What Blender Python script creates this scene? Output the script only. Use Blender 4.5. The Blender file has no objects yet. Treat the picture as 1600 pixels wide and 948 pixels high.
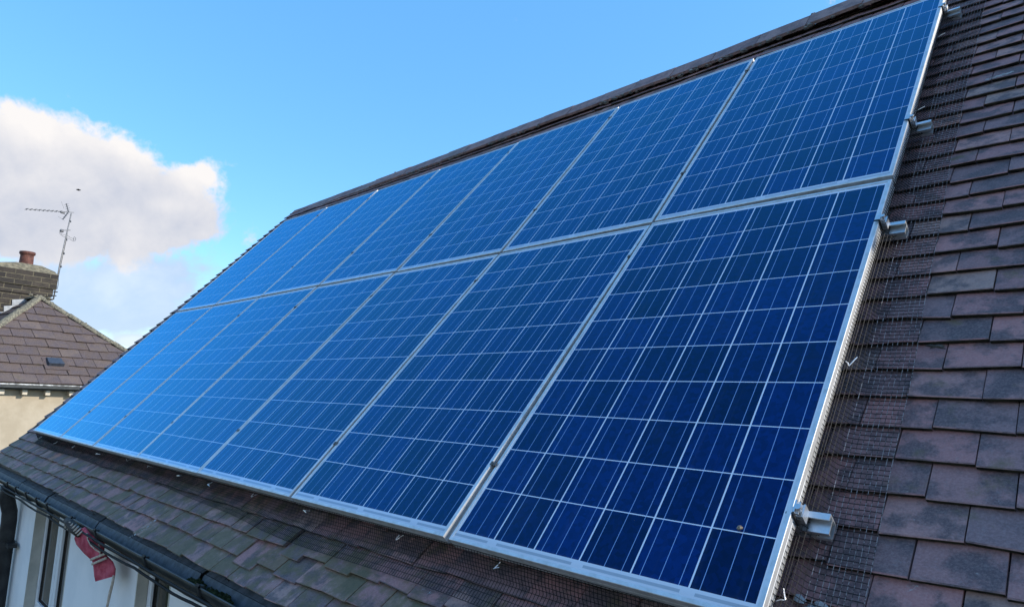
import bpy, math, random
from mathutils import Vector, Matrix
R = math.radians
random.seed(7)
scene = bpy.context.scene
COL = scene.collection

# ------------------------------------------------------------------ camera
CAM = Vector((0.63507, -1.40706, 0.43789))
RT = Vector((0.7148, 0.6984, 0.0359)); DN = Vector((-0.0777, 0.1303, -0.9884)); FW = Vector((-0.6950, 0.7037, 0.1474))
FPX = 1035.6
cd = bpy.data.cameras.new("camera"); cam = bpy.data.objects.new("camera", cd); COL.objects.link(cam)
cd.sensor_width = 36.0; cd.sensor_fit = 'HORIZONTAL'; cd.lens = FPX * 36.0 / 1600.0
cd.clip_start = 0.05; cd.clip_end = 3000
up = -DN
cam.matrix_world = Matrix(((RT.x, up.x, -FW.x, CAM.x), (RT.y, up.y, -FW.y, CAM.y), (RT.z, up.z, -FW.z, CAM.z), (0, 0, 0, 1)))
scene.camera = cam

# ------------------------------------------------------------------ light
SUN_AZ, SUN_EL = 32.0, 30.1            # azimuth from +X towards +Y
EXPOSURE = 1.25
SKY_STRENGTH = 0.15
SUN_STRENGTH = 2.0
scene.view_settings.view_transform = 'Standard'
scene.view_settings.look = 'None'
scene.view_settings.exposure = EXPOSURE
scene.view_settings.gamma = 1.0
scene.view_settings.use_curve_mapping = False
sd = bpy.data.lights.new("sun", 'SUN'); sd.energy = SUN_STRENGTH; sd.angle = R(0.5); sd.color = (1.0, 0.93, 0.82)
so = bpy.data.objects.new("sun", sd); COL.objects.link(so)
sdir = Vector((math.cos(R(SUN_EL)) * math.cos(R(SUN_AZ)), math.cos(R(SUN_EL)) * math.sin(R(SUN_AZ)), math.sin(R(SUN_EL))))
so.rotation_euler = sdir.to_track_quat('Z', 'Y').to_euler()
so.location = (20, 12, 15)


def ray(px, py):
    return (RT * ((px - 800) / FPX) + DN * ((py - 474) / FPX) + FW)


def at(px, py, n, c):
    """point of plane n.x = c seen through a photo pixel"""
    d = ray(px, py); n = Vector(n)
    return CAM + d * ((c - n.dot(CAM)) / n.dot(d))


# node helpers -----------------------------------------------------
class NT:
    def __init__(s, tree): s.t = tree; s.n = tree.nodes; s.l = tree.links
    def new(s, typ, **kw):
        n = s.n.new(typ)
        for k, v in kw.items(): setattr(n, k, v)
        return n
    def put(s, sock, v):
        if v is None: return
        if hasattr(v, 'is_linked') or hasattr(v, 'links'): s.l.new(v, sock)
        elif isinstance(v, (tuple, list)) and len(v) == 3 and sock.type == 'RGBA': sock.default_value = (*v, 1)
        else: sock.default_value = v
    def m(s, op, a, b=None, c=None, clamp=False):
        n = s.new('ShaderNodeMath', operation=op, use_clamp=clamp)
        for i, v in enumerate((a, b, c)): s.put(n.inputs[i], v)
        return n.outputs[0]
    def vm(s, op, a, b=None):
        n = s.new('ShaderNodeVectorMath', operation=op); s.put(n.inputs[0], a)
        if b is not None: s.put(n.inputs[1], b)
        return n.outputs['Value'] if op == 'DOT_PRODUCT' else n.outputs[0]
    def mix(s, f, a, b, blend='MIX'):
        n = s.new('ShaderNodeMix', data_type='RGBA', blend_type=blend); n.clamp_factor = True
        s.put(n.inputs[0], f); s.put(n.inputs[6], a); s.put(n.inputs[7], b)
        return n.outputs[2]
    def noise(s, vec, scale, detail=4, rough=0.55, dist=0.0, dim='3D'):
        n = s.new('ShaderNodeTexNoise', noise_dimensions=dim); s.put(n.inputs['Vector'], vec)
        n.inputs['Scale'].default_value = scale; n.inputs['Detail'].default_value = detail
        n.inputs['Roughness'].default_value = rough; n.inputs['Distortion'].default_value = dist
        return n.outputs[0]
    def step(s, v, lo, hi):
        n = s.new('ShaderNodeMapRange', interpolation_type='SMOOTHSTEP'); s.put(n.inputs[0], v)
        s.put(n.inputs[1], lo); s.put(n.inputs[2], hi); return n.outputs[0]
    def ramp(s, f, stops):
        n = s.new('ShaderNodeValToRGB'); s.put(n.inputs[0], f); e = n.color_ramp.elements
        while len(e) < len(stops): e.new(0.5)
        for i, (p, c) in enumerate(stops): e[i].position = p; e[i].color = (*c, 1)
        return n.outputs[0]


# world ------------------------------------------------------------
world = bpy.data.worlds.new("World"); scene.world = world; world.use_nodes = True
W = NT(world.node_tree); W.n.clear()
sky = W.new('ShaderNodeTexSky', sky_type='NISHITA'); sky.sun_disc = False
sky.sun_elevation = R(SUN_EL); sky.sun_rotation = R(90 - SUN_AZ)
sky.air_density = 1.0; sky.dust_density = 0.35; sky.ozone_density = 2.2; sky.altitude = 60
hs = W.new('ShaderNodeHueSaturation'); hs.inputs['Saturation'].default_value = 1.22; hs.inputs['Value'].default_value = 1.0
W.l.new(sky.outputs[0], hs.inputs['Color'])
flat = W.mix(0.5, hs.outputs[0], tuple(v / SKY_STRENGTH / 2 ** EXPOSURE for v in (0.165, 0.545, 1.10)))
# cloud bank: a patch of the sky dome given by its own fixed direction
cf = ray(190, 320).normalized(); cr = cf.cross(Vector((0, 0, 1))).normalized(); cu = cr.cross(cf).normalized()
tc = W.new('ShaderNodeTexCoord'); dv = tc.outputs['Generated']
a_f = W.m('MAXIMUM', W.vm('DOT_PRODUCT', dv, tuple(cf)), 0.05)
cu_ = W.m('DIVIDE', W.vm('DOT_PRODUCT', dv, tuple(cr)), a_f)
cv_ = W.m('DIVIDE', W.vm('DOT_PRODUCT', dv, tuple(cu)), a_f)
front = W.step(W.vm('DOT_PRODUCT', dv, tuple(cf)), 0.3, 0.6)
comb = W.new('ShaderNodeCombineXYZ'); W.put(comb.inputs[0], cu_); W.put(comb.inputs[1], cv_)
uv = comb.outputs[0]


def chart(px, py):
    d = ray(px, py); return d.dot(cr) / d.dot(cf), d.dot(cu) / d.dot(cf)


PXS = chart(290, 320)[0] / 100.0


def blob(px, py, rx, ry, k):
    u, v = chart(px, py)
    x = W.m('DIVIDE', W.m('SUBTRACT', cu_, u), rx * PXS); y = W.m('DIVIDE', W.m('SUBTRACT', cv_, v), ry * PXS)
    r2 = W.m('ADD', W.m('MULTIPLY', x, x), W.m('MULTIPLY', y, y))
    return W.m('MULTIPLY', W.m('EXPONENT', W.m('MULTIPLY', r2, -1.0)), k)


def total(bl):
    s = None
    for b in bl:
        o = blob(*b); s = o if s is None else W.m('ADD', s, o)
    return s


n_big = W.m('SUBTRACT', W.noise(uv, 9.0, 9, 0.58, 0.3), 0.5)
n_fine = W.m('SUBTRACT', W.noise(uv, 26.0, 6, 0.6, 0.2), 0.5)
dens = W.m('ADD', total(CLOUD_MAIN := [(30, 290, 115, 115, 1.25), (150, 270, 120, 85, 0.9), (290, 320, 85, 62, 0.95), (230, 350, 90, 50, 0.45), (325, 272, 36, 26, 0.45), (90, 375, 150, 45, 0.6)]),
           W.m('ADD', W.m('MULTIPLY', n_big, 1.9), W.m('MULTIPLY', n_fine, 0.85)))
m_main = W.step(dens, 0.38, 0.72)
t2 = total([(110, 455, 150, 75, 1.0), (260, 440, 120, 55, 0.8), (170, 505, 150, 36, 0.8), (-10, 470, 80, 60, 0.8), (360, 330, 30, 18, 0.25), (600, 250, 26, 8, 0.45), (212, 534, 30, 10, 1.3), (330, 400, 60, 40, 0.3)])
dens2 = W.m('ADD', t2, W.m('ADD', W.m('MULTIPLY', n_big, 2.4), W.m('MULTIPLY', n_fine, 0.6)))
m_low = W.m('MULTIPLY', W.m('MULTIPLY', W.step(dens2, 0.38, 1.0), 0.8), W.step(t2, 0.1, 0.4))
shade = W.m('ADD', W.m('ADD', W.m('MULTIPLY', total([(70, 190, 150, 40, 0.6), (260, 240, 120, 50, 0.55), (330, 290, 60, 50, 0.5), (260, 320, 40, 16, 0.35), (160, 440, 130, 40, 0.3), (212, 534, 40, 14, 0.8)]), 1.0),
                    W.m('ADD', W.m('MULTIPLY', n_big, 1.4), W.m('MULTIPLY', n_fine, 0.5))), 0.34, clamp=True)
CK = 1.0 / SKY_STRENGTH / (2 ** EXPOSURE)
ccol = W.mix(shade, tuple(CK * v for v in (0.55, 0.60, 0.73)), tuple(CK * v for v in (0.98, 0.95, 0.94)))
lcol = W.mix(W.step(shade, 0.2, 1.0), tuple(CK * v for v in (0.54, 0.63, 0.80)), tuple(CK * v for v in (0.78, 0.82, 0.90)))
skyc = W.mix(W.m('MULTIPLY', m_low, front), flat, lcol)
skyc = W.mix(W.m('MULTIPLY', m_main, front), skyc, ccol)
# unseen cumulus, added low behind the camera to whiten the fill light
sep = W.new('ShaderNodeSeparateXYZ'); W.l.new(dv, sep.inputs[0])
beh = W.step(W.vm('DOT_PRODUCT', dv, (0.42, -0.9, 0.0)), 0.05, 0.5)
band_ = W.m('MULTIPLY', W.step(sep.outputs[2], 0.0, 0.06), W.m('SUBTRACT', 1.0, W.step(sep.outputs[2], 0.42, 0.68)))
nb2 = W.noise(dv, 3.2, 7, 0.58, 0.2)
m_beh = W.m('MULTIPLY', W.m('MULTIPLY', W.step(nb2, 0.36, 0.50), 0.52), W.m('MULTIPLY', beh, band_))
skyc = W.mix(m_beh, skyc, W.mix(W.step(nb2, 0.45, 0.7), tuple(CK * v for v in (1.05, 1.02, 1.02)), tuple(CK * v for v in (0.66, 0.68, 0.76))))
bg = W.new('ShaderNodeBackground'); bg.inputs[1].default_value = SKY_STRENGTH
W.l.new(skyc, bg.inputs[0])
wo = W.new('ShaderNodeOutputWorld'); W.l.new(bg.outputs[0], wo.inputs[0])


# ------------------------------------------------------------------ materials
def mat(name, base=(0.5, 0.5, 0.5), rough=0.6, metal=0.0, spec=0.5, build=None):
    m = bpy.data.materials.new(name); m.use_nodes = True
    t = NT(m.node_tree); b = t.n['Principled BSDF']
    b.inputs['Base Color'].default_value = (*base, 1); b.inputs['Roughness'].default_value = rough
    b.inputs['Metallic'].default_value = metal; b.inputs['Specular IOR Level'].default_value = spec
    if build: build(t, b)
    return m


def bump(t, b, h, strength=0.3, dist=0.01):
    n = t.new('ShaderNodeBump'); n.inputs['Strength'].default_value = strength; n.inputs['Distance'].default_value = dist
    t.put(n.inputs['Height'], h); t.l.new(n.outputs[0], b.inputs['Normal'])


def objco(t): return t.new('ShaderNodeTexCoord').outputs['Object']


def mottled(c1, c2, scale, bstr=0.2, bdist=0.004, lo=0.35, hi=0.65, detail=6):
    def f(t, b):
        co = objco(t); n = t.noise(co, scale, detail, 0.6)
        t.put(b.inputs['Base Color'], t.mix(t.step(n, lo, hi), c1, c2))
        bump(t, b, t.noise(co, scale * 4, 4), bstr, bdist)
    return f


def tile_build(ramp_stops, moss, lichen, stain=0.5, sc=1.0):
    def f(t, b):
        co = objco(t)
        at_ = t.new('ShaderNodeAttribute', attribute_name='tint')
        me = t.new('ShaderNodeAttribute', attribute_name='wear')
        tint = at_.outputs['Fac']; wear = me.outputs['Fac']
        c = t.ramp(tint, ramp_stops)
        sh = t.new('ShaderNodeVectorMath', operation='ADD'); t.put(sh.inputs[0], co)
        cx = t.new('ShaderNodeCombineXYZ'); t.put(cx.inputs[0], t.m('MULTIPLY', tint, 37.0)); t.put(cx.inputs[1], t.m('MULTIPLY', tint, 91.0))
        t.l.new(cx.outputs[0], sh.inputs[1]); pc = sh.outputs[0]      # every tile its own piece of texture
        blot = t.noise(pc, 11.0 * sc, 6, 0.62); blot2 = t.noise(pc, 26.0 * sc, 5, 0.65)
        fine = t.noise(pc, 170.0 * sc, 3, 0.7)
        c = t.mix(t.m('MULTIPLY', t.step(blot, 0.44, 0.60), stain), c, (0.075, 0.062, 0.070))
        c = t.mix(t.m('MULTIPLY', t.step(blot2, 0.48, 0.66), 0.45), c, t.mix(0.6, c, (0.085, 0.075, 0.082)))
        c = t.mix(t.m('MULTIPLY', t.step(fine, 0.35, 0.72), 0.5), t.mix(0.3, c, (0.04, 0.035, 0.04)), t.mix(0.4, c, (0.46, 0.34, 0.33)))
        gr = t.noise(pc, 60.0 * sc, 4, 0.72)
        c = t.mix(t.m('MULTIPLY', t.step(gr, 0.56, 0.74), 0.45), c, (0.20, 0.18, 0.185))
        mo = t.noise(co, 9.0 * sc, 6, 0.65)
        mm = t.m('MULTIPLY', t.step(t.m('ADD', mo, t.m('MULTIPLY', wear, 0.24)), 0.58, 0.76), moss)
        c = t.mix(mm, c, t.mix(t.noise(co, 60, 3), (0.060, 0.058, 0.020), (0.17, 0.140, 0.065)))
        li = t.noise(pc, 38.0 * sc, 5, 0.75); l2 = t.noise(co, 5.0 * sc, 2)
        lm = t.m('MULTIPLY', t.m('MULTIPLY', t.step(li, 0.64, 0.70), t.step(l2, 0.50, 0.66)), lichen)
        c = t.mix(lm, c, (0.34, 0.36, 0.36))
        t.put(b.inputs['Base Color'], c)
        bump(t, b, t.m('ADD', t.m('MULTIPLY', fine, 0.6), t.m('MULTIPLY', blot, 0.8)), 0.45, 0.004)
    return f


M = {}
PLUM = [(0.0, (0.17, 0.115, 0.120)), (0.2, (0.38, 0.185, 0.178)), (0.45, (0.48, 0.225, 0.205)), (0.62, (0.24, 0.155, 0.160)), (0.82, (0.53, 0.275, 0.24)), (0.95, (0.39, 0.265, 0.22)), (1.0, (0.62, 0.22, 0.15))]
M['tile'] = mat('plum_plain_tile', rough=0.72, spec=0.35, build=tile_build(PLUM, 0.75, 0.75, 0.85))
M['ridge'] = mat('ridge_tile', rough=0.78, spec=0.3, build=tile_build([(0, (0.28, 0.18, 0.17)), (0.5, (0.40, 0.25, 0.225)), (1, (0.33, 0.25, 0.23))], 0.2, 0.6, 0.5))
GREY = [(0.0, (0.080, 0.058, 0.045)), (0.4, (0.125, 0.090, 0.068)), (0.7, (0.100, 0.074, 0.058)), (1.0, (0.16, 0.120, 0.092))]
M['slate'] = mat('grey_brown_slate', rough=0.85, spec=0.2, build=tile_build(GREY, 0.35, 1.0, 0.6, 0.33))
M['hip'] = mat('lichened_hip_mortar', (0.2, 0.18, 0.13), 0.9, spec=0.2, build=mottled((0.09, 0.085, 0.07), (0.26, 0.23, 0.16), 18, 0.6, 0.01))
M['mortar'] = mat('ridge_mortar', rough=0.95, spec=0.2, build=mottled((0.10, 0.105, 0.10), (0.30, 0.31, 0.29), 30, 0.7, 0.01))
M['drip'] = mat('drip_edge_dirt_and_shade', rough=0.95, spec=0.1, build=mottled((0.016, 0.016, 0.014), (0.05, 0.046, 0.032), 30, 0.5, 0.004))  # near-black: shade under each course painted into the tile edge, plus dirt
M['under'] = mat('roof_boarding', (0.02, 0.02, 0.022), 0.9)


def cell_build(t, b):
    uvn = t.new('ShaderNodeUVMap', uv_map='metres').outputs[0]
    sp = t.new('ShaderNodeSeparateXYZ'); t.l.new(uvn, sp.inputs[0])
    u, v = sp.outputs[0], sp.outputs[1]
    PW, PH, NU, NV = 0.1605, 0.1655, 6, 10
    cx = t.m('DIVIDE', t.m('SUBTRACT', u, CELL_U0), PW); cy = t.m('DIVIDE', t.m('SUBTRACT', v, CELL_V0), PH)
    fx = t.m('FRACT', cx); fy = t.m('FRACT', cy); ix = t.m('FLOOR', cx); iy = t.m('FLOOR', cy)
    def band(f, c, hw, soft):        # 1 inside a stripe
        return t.m('SUBTRACT', 1.0, t.step(t.m('ABSOLUTE', t.m('SUBTRACT', f, c)), hw - soft, hw + soft))
    inx = t.m('MULTIPLY', t.m('GREATER_THAN', cx, 0.008), t.m('LESS_THAN', cx, NU - 0.008))
    iny = t.m('MULTIPLY', t.m('GREATER_THAN', cy, 0.008), t.m('LESS_THAN', cy, NV - 0.008))
    inside = t.m('MULTIPLY', inx, iny)
    ex = t.m('ABSOLUTE', t.m('SUBTRACT', fx, 0.5)); ey = t.m('ABSOLUTE', t.m('SUBTRACT', fy, 0.5))
    gapx = t.step(ex, 0.5 - 0.0155, 0.5 - 0.0125); gapy = t.step(ey, 0.5 - 0.0105, 0.5 - 0.0075)
    gap = t.m('MAXIMUM', gapx, gapy)
    bus = t.m('MAXIMUM', t.m('MAXIMUM', band(fx, 1 / 6, 0.0055, 0.001), band(fx, 0.5, 0.0055, 0.001)), band(fx, 5 / 6, 0.0055, 0.001))
    oi = t.new('ShaderNodeObjectInfo').outputs['Random']
    cc = t.new('ShaderNodeCombineXYZ'); t.put(cc.inputs[0], ix); t.put(cc.inputs[1], iy); t.put(cc.inputs[2], t.m('MULTIPLY', oi, 57.0))
    wn = t.new('ShaderNodeTexWhiteNoise', noise_dimensions='3D'); t.l.new(cc.outputs[0], wn.inputs[0])
    rnd = wn.outputs['Value']
    vo = t.new('ShaderNodeTexVoronoi'); vo.inputs['Scale'].default_value = 70; vo.inputs['Randomness'].default_value = 1
    ad = t.vm('ADD', uvn, cc.outputs[0]); t.l.new(ad, vo.inputs['Vector'])
    sc = t.new('ShaderNodeSeparateColor'); t.l.new(vo.outputs['Color'], sc.inputs[0])
    lum = t.m('ADD', t.m('MULTIPLY', rnd, 0.6), t.m('MULTIPLY', sc.outputs[0], 0.4))
    cell = t.ramp(lum, [(0.0, (0.0005, 0.0040, 0.030)), (0.5, (0.0010, 0.0090, 0.072)), (1.0, (0.0022, 0.0190, 0.135))])
    cell = t.mix(bus, cell, (0.25, 0.40, 0.68))
    col = t.mix(gap, cell, (0.74, 0.79, 0.86))
    # white back sheet margin with the ribbon strips below and above the cells
    rb1 = band(v, 0.0235, 0.0042, 0.0006); rp = t.m('FRACT', t.m('DIVIDE', t.m('ADD', cx, 1.0), 2.0))
    rb = t.m('MULTIPLY', rb1, t.m('MULTIPLY', t.m('GREATER_THAN', rp, 0.06), t.m('LESS_THAN', rp, 0.94)))
    margin = t.mix(t.m('MULTIPLY', rb, 0.75), (0.66, 0.70, 0.76), (0.30, 0.36, 0.42))
    col = t.mix(inside, margin, col)
    dust = t.noise(objco(t), 3.0, 5, 0.6)
    mp = t.new('ShaderNodeMapping'); mp.inputs['Scale'].default_value = (26, 1.3, 1); t.put(mp.inputs[0], objco(t))
    streak = t.noise(mp.outputs[0], 1.0, 4, 0.6)
    col = t.mix(t.m('MULTIPLY', t.step(streak, 0.55, 0.8), 0.035), col, (0.40, 0.42, 0.42))
    low = t.m('SUBTRACT', 1.0, t.step(v, 0.012, 0.05))
    col = t.mix(t.m('MULTIPLY', low, t.m('MULTIPLY', dust, 0.35)), col, (0.16, 0.15, 0.11))
    spots = t.noise(t.vm('ADD', uvn, cc.outputs[0]), 150.0, 2, 0.5)
    col = t.mix(t.m('MULTIPLY', t.step(spots, 0.80, 0.83), 0.35), col, (0.5, 0.5, 0.48))
    col = t.mix(t.m('MULTIPLY', t.step(dust, 0.5, 0.8), 0.02), col, (0.4, 0.4, 0.38))
    t.put(b.inputs['Base Color'], col)
    b.inputs['Specular IOR Level'].default_value = 0.0; b.inputs['Roughness'].default_value = 0.9
    gl = t.new('ShaderNodeBsdfGlossy'); gl.inputs['Color'].default_value = (0.19, 0.67, 1.0, 1)      # blue anti-reflection coating on the glass
    t.put(gl.inputs['Roughness'], t.m('ADD', 0.03, t.m('MULTIPLY', dust, 0.06)))
    lw = t.new('ShaderNodeLayerWeight'); lw.inputs['Blend'].default_value = 0.5
    fac = t.m('ADD', 0.025, t.m('MULTIPLY', 0.96, t.m('POWER', lw.outputs['Facing'], 3.3)))
    ms = t.new('ShaderNodeMixShader'); t.l.new(fac, ms.inputs[0]); t.l.new(b.outputs[0], ms.inputs[1]); t.l.new(gl.outputs[0], ms.inputs[2])
    t.l.new(ms.outputs[0], t.n['Material Output'].inputs[0])


PAN_W, PAN_H = 0.9945, 1.7155
CELL_U0 = (PAN_W - 6 * 0.1605) / 2; CELL_V0 = 0.0355
M['cell'] = mat('solar_cells_under_glass', spec=0.5, build=cell_build)


def alu_build(t, b):
    co = objco(t); n = t.noise(co, 25, 5, 0.65)
    t.put(b.inputs['Base Color'], t.mix(t.step(n, 0.35, 0.7), (0.72, 0.72, 0.72), (0.56, 0.555, 0.54)))
    t.put(b.inputs['Roughness'], t.m('ADD', 0.36, t.m('MULTIPLY', n, 0.2)))


M['alu'] = mat('anodised_aluminium', (0.78, 0.79, 0.8), 0.4, 0.6, build=alu_build)
M['raw_alu'] = mat('mill_aluminium', (0.62, 0.64, 0.65), 0.42, 0.9, build=lambda t, b: t.put(b.inputs['Base Color'], t.mix(t.noise(objco(t), 60, 4), (0.55, 0.56, 0.57), (0.80, 0.81, 0.82))))
M['steel'] = mat('bright_steel_wire', (0.85, 0.85, 0.86), 0.3, 0.55)
M['rubber'] = mat('black_rubber', (0.012, 0.012, 0.013), 0.6)
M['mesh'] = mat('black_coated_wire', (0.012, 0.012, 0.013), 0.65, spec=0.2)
M['mesh_lit'] = mat('sky_glint_wire', (0.30, 0.31, 0.32), 0.5, 0.3, build=lambda t, b: t.put(b.inputs['Base Color'], t.mix(t.step(t.noise(objco(t), 90, 2), 0.45, 0.55), (0.02, 0.02, 0.021), (0.30, 0.30, 0.305))))  # pale dashes paint sky glints onto the black wires running up the slope
M['gutter'] = mat('weathered_black_pvc', rough=0.45, spec=0.3, build=mottled((0.016, 0.017, 0.018), (0.035, 0.036, 0.036), 12, 0.1, 0.002))
M['tray'] = mat('grey_eaves_tray', rough=0.6, spec=0.2, build=mottled((0.045, 0.055, 0.065), (0.085, 0.10, 0.12), 20, 0.25, 0.003))
M['cable'] = mat('black_cable', (0.010, 0.010, 0.011), 0.7, spec=0.2)
M['white_render'] = mat('white_painted_render', rough=0.85, spec=0.25, build=mottled((0.72, 0.73, 0.73), (0.80, 0.80, 0.79), 3, 0.15, 0.002))
M['reveal'] = mat('beige_reveal', rough=0.85, spec=0.2, build=mottled((0.44, 0.42, 0.36), (0.52, 0.49, 0.42), 8, 0.2, 0.002))
M['upvc'] = mat('white_upvc', (0.82, 0.83, 0.84), 0.3, build=mottled((0.80, 0.81, 0.82), (0.84, 0.85, 0.86), 4, 0.0))
M['gasket'] = mat('black_gasket', (0.012, 0.012, 0.014), 0.5)
M['glass'] = mat('dark_window_glass', (0.025, 0.028, 0.026), 0.02, spec=0.7, build=lambda t, b: t.put(b.inputs['Base Color'], t.mix(t.step(t.noise(objco(t), 5, 3, 0.5, 1.0), 0.4, 0.6), (0.02, 0.022, 0.018), (0.07, 0.055, 0.04))))
M['fascia'] = mat('dark_fascia', rough=0.6, build=mottled((0.02, 0.02, 0.02), (0.05, 0.045, 0.04), 9))
M['cream'] = mat('cream_painted_render', rough=0.9, spec=0.2, build=mottled((0.40, 0.335, 0.245), (0.47, 0.40, 0.30), 2.2, 0.5, 0.006))
M['stone_line'] = mat('cream_string_course', rough=0.9, build=mottled((0.52, 0.46, 0.36), (0.62, 0.55, 0.44), 5))


def brick_build(t, b):
    co = objco(t); uvn = t.new('ShaderNodeUVMap', uv_map='metres').outputs[0]
    br = t.new('ShaderNodeTexBrick'); t.l.new(uvn, br.inputs['Vector'])
    br.inputs['Scale'].default_value = 1; br.inputs['Brick Width'].default_value = 0.3; br.inputs['Row Height'].default_value = 0.1
    br.inputs['Mortar Size'].default_value = 0.009; br.inputs['Mortar Smooth'].default_value = 0.3; br.inputs['Bias'].default_value = 0.0
    br.inputs['Color1'].default_value = (0.072, 0.060, 0.050, 1); br.inputs['Color2'].default_value = (0.040, 0.036, 0.034, 1)
    br.inputs['Mortar'].default_value = (0.15, 0.13, 0.09, 1)
    n = t.noise(co, 6, 6, 0.65); l = t.noise(co, 22, 5, 0.7)
    c = t.mix(t.m('MULTIPLY', t.step(n, 0.45, 0.7), 0.6), br.outputs[0], (0.035, 0.033, 0.030))
    c = t.mix(t.m('MULTIPLY', t.step(l, 0.58, 0.68), 0.35), c, (0.18, 0.16, 0.12))
    t.put(b.inputs['Base Color'], c)
    bump(t, b, t.m('ADD', t.m('MULTIPLY', br.outputs['Fac'], -1.0), l), 0.8, 0.012)


M['brick'] = mat('sooty_brick', rough=0.95, spec=0.15, build=brick_build)
M['flaunch'] = mat('lichened_mortar_cap', rough=0.95, spec=0.15, build=mottled((0.11, 0.098, 0.07), (0.25, 0.215, 0.145), 9, 0.6, 0.02))
M['terracotta'] = mat('terracotta', rough=0.75, build=mottled((0.075, 0.024, 0.017), (0.16, 0.060, 0.040), 7, 0.2, 0.005))
M['lead'] = mat('lead_sheet', rough=0.55, build=mottled((0.28, 0.30, 0.32), (0.42, 0.44, 0.46), 8, 0.3, 0.01))
M['white_gutter'] = mat('white_painted_gutter', rough=0.6, build=mottled((0.10, 0.10, 0.10), (0.62, 0.62, 0.61), 9))
M['dark_gutter'] = mat('dark_cast_gutter', rough=0.6, build=mottled((0.02, 0.025, 0.028), (0.045, 0.05, 0.05), 12))
M['vent'] = mat('blue_black_vent', rough=0.5, build=mottled((0.03, 0.036, 0.05), (0.05, 0.058, 0.075), 12))
M['mast'] = mat('weathered_mast', rough=0.55, metal=0.3, build=mottled((0.16, 0.15, 0.14), (0.32, 0.31, 0.30), 25))
M['aerial'] = mat('grey_aerial_metal', (0.10, 0.105, 0.115), 0.5, 0.3)
M['cloth'] = mat('pink_red_cloth', rough=0.8, spec=0.2, build=mottled((0.36, 0.045, 0.075), (0.52, 0.11, 0.15), 14, 0.5, 0.008))
M['twine'] = mat('beige_twine', rough=0.9, build=mottled((0.42, 0.35, 0.27), (0.58, 0.50, 0.42), 60, 0.3, 0.002))
M['moss'] = mat('dark_moss', rough=0.95, spec=0.1, build=mottled((0.02, 0.026, 0.01), (0.06, 0.065, 0.025), 40, 0.8, 0.02))
M['snail'] = mat('brown_snail_shell', rough=0.4, build=mottled((0.12, 0.085, 0.05), (0.3, 0.24, 0.17), 250))
M['bark'] = mat('dead_leaf', rough=0.8, build=mottled((0.02, 0.018, 0.015), (0.07, 0.06, 0.05), 60, 0.5, 0.005))
M['bird'] = mat('dark_feathers', (0.03, 0.03, 0.035), 0.8)
M['dropping'] = mat('pale_droppings_and_smear', rough=0.8, build=mottled((0.24, 0.27, 0.29), (0.42, 0.45, 0.47), 50, 0.3, 0.003))
M['far_tile'] = mat('orange_brown_far_tile', rough=0.9, build=mottled((0.20, 0.105, 0.06), (0.28, 0.15, 0.09), 3))
M['far_wall'] = mat('far_brick_wall', rough=0.9, build=mottled((0.22, 0.13, 0.09), (0.28, 0.17, 0.12), 6))


def ground_build(t, b):
    co = objco(t); n = t.noise(co, 0.25, 8, 0.65); f = t.noise(co, 6, 6, 0.7)
    c = t.mix(t.step(f, 0.35, 0.65), (0.016, 0.024, 0.008), (0.036, 0.044, 0.018))
    c = t.mix(t.step(n, 0.52, 0.62), c, (0.045, 0.038, 0.03))
    t.put(b.inputs['Base Color'], c); bump(t, b, f, 0.6, 0.05)


M['ground'] = mat('lawn_and_soil', rough=0.95, spec=0.1, build=ground_build)


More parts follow.
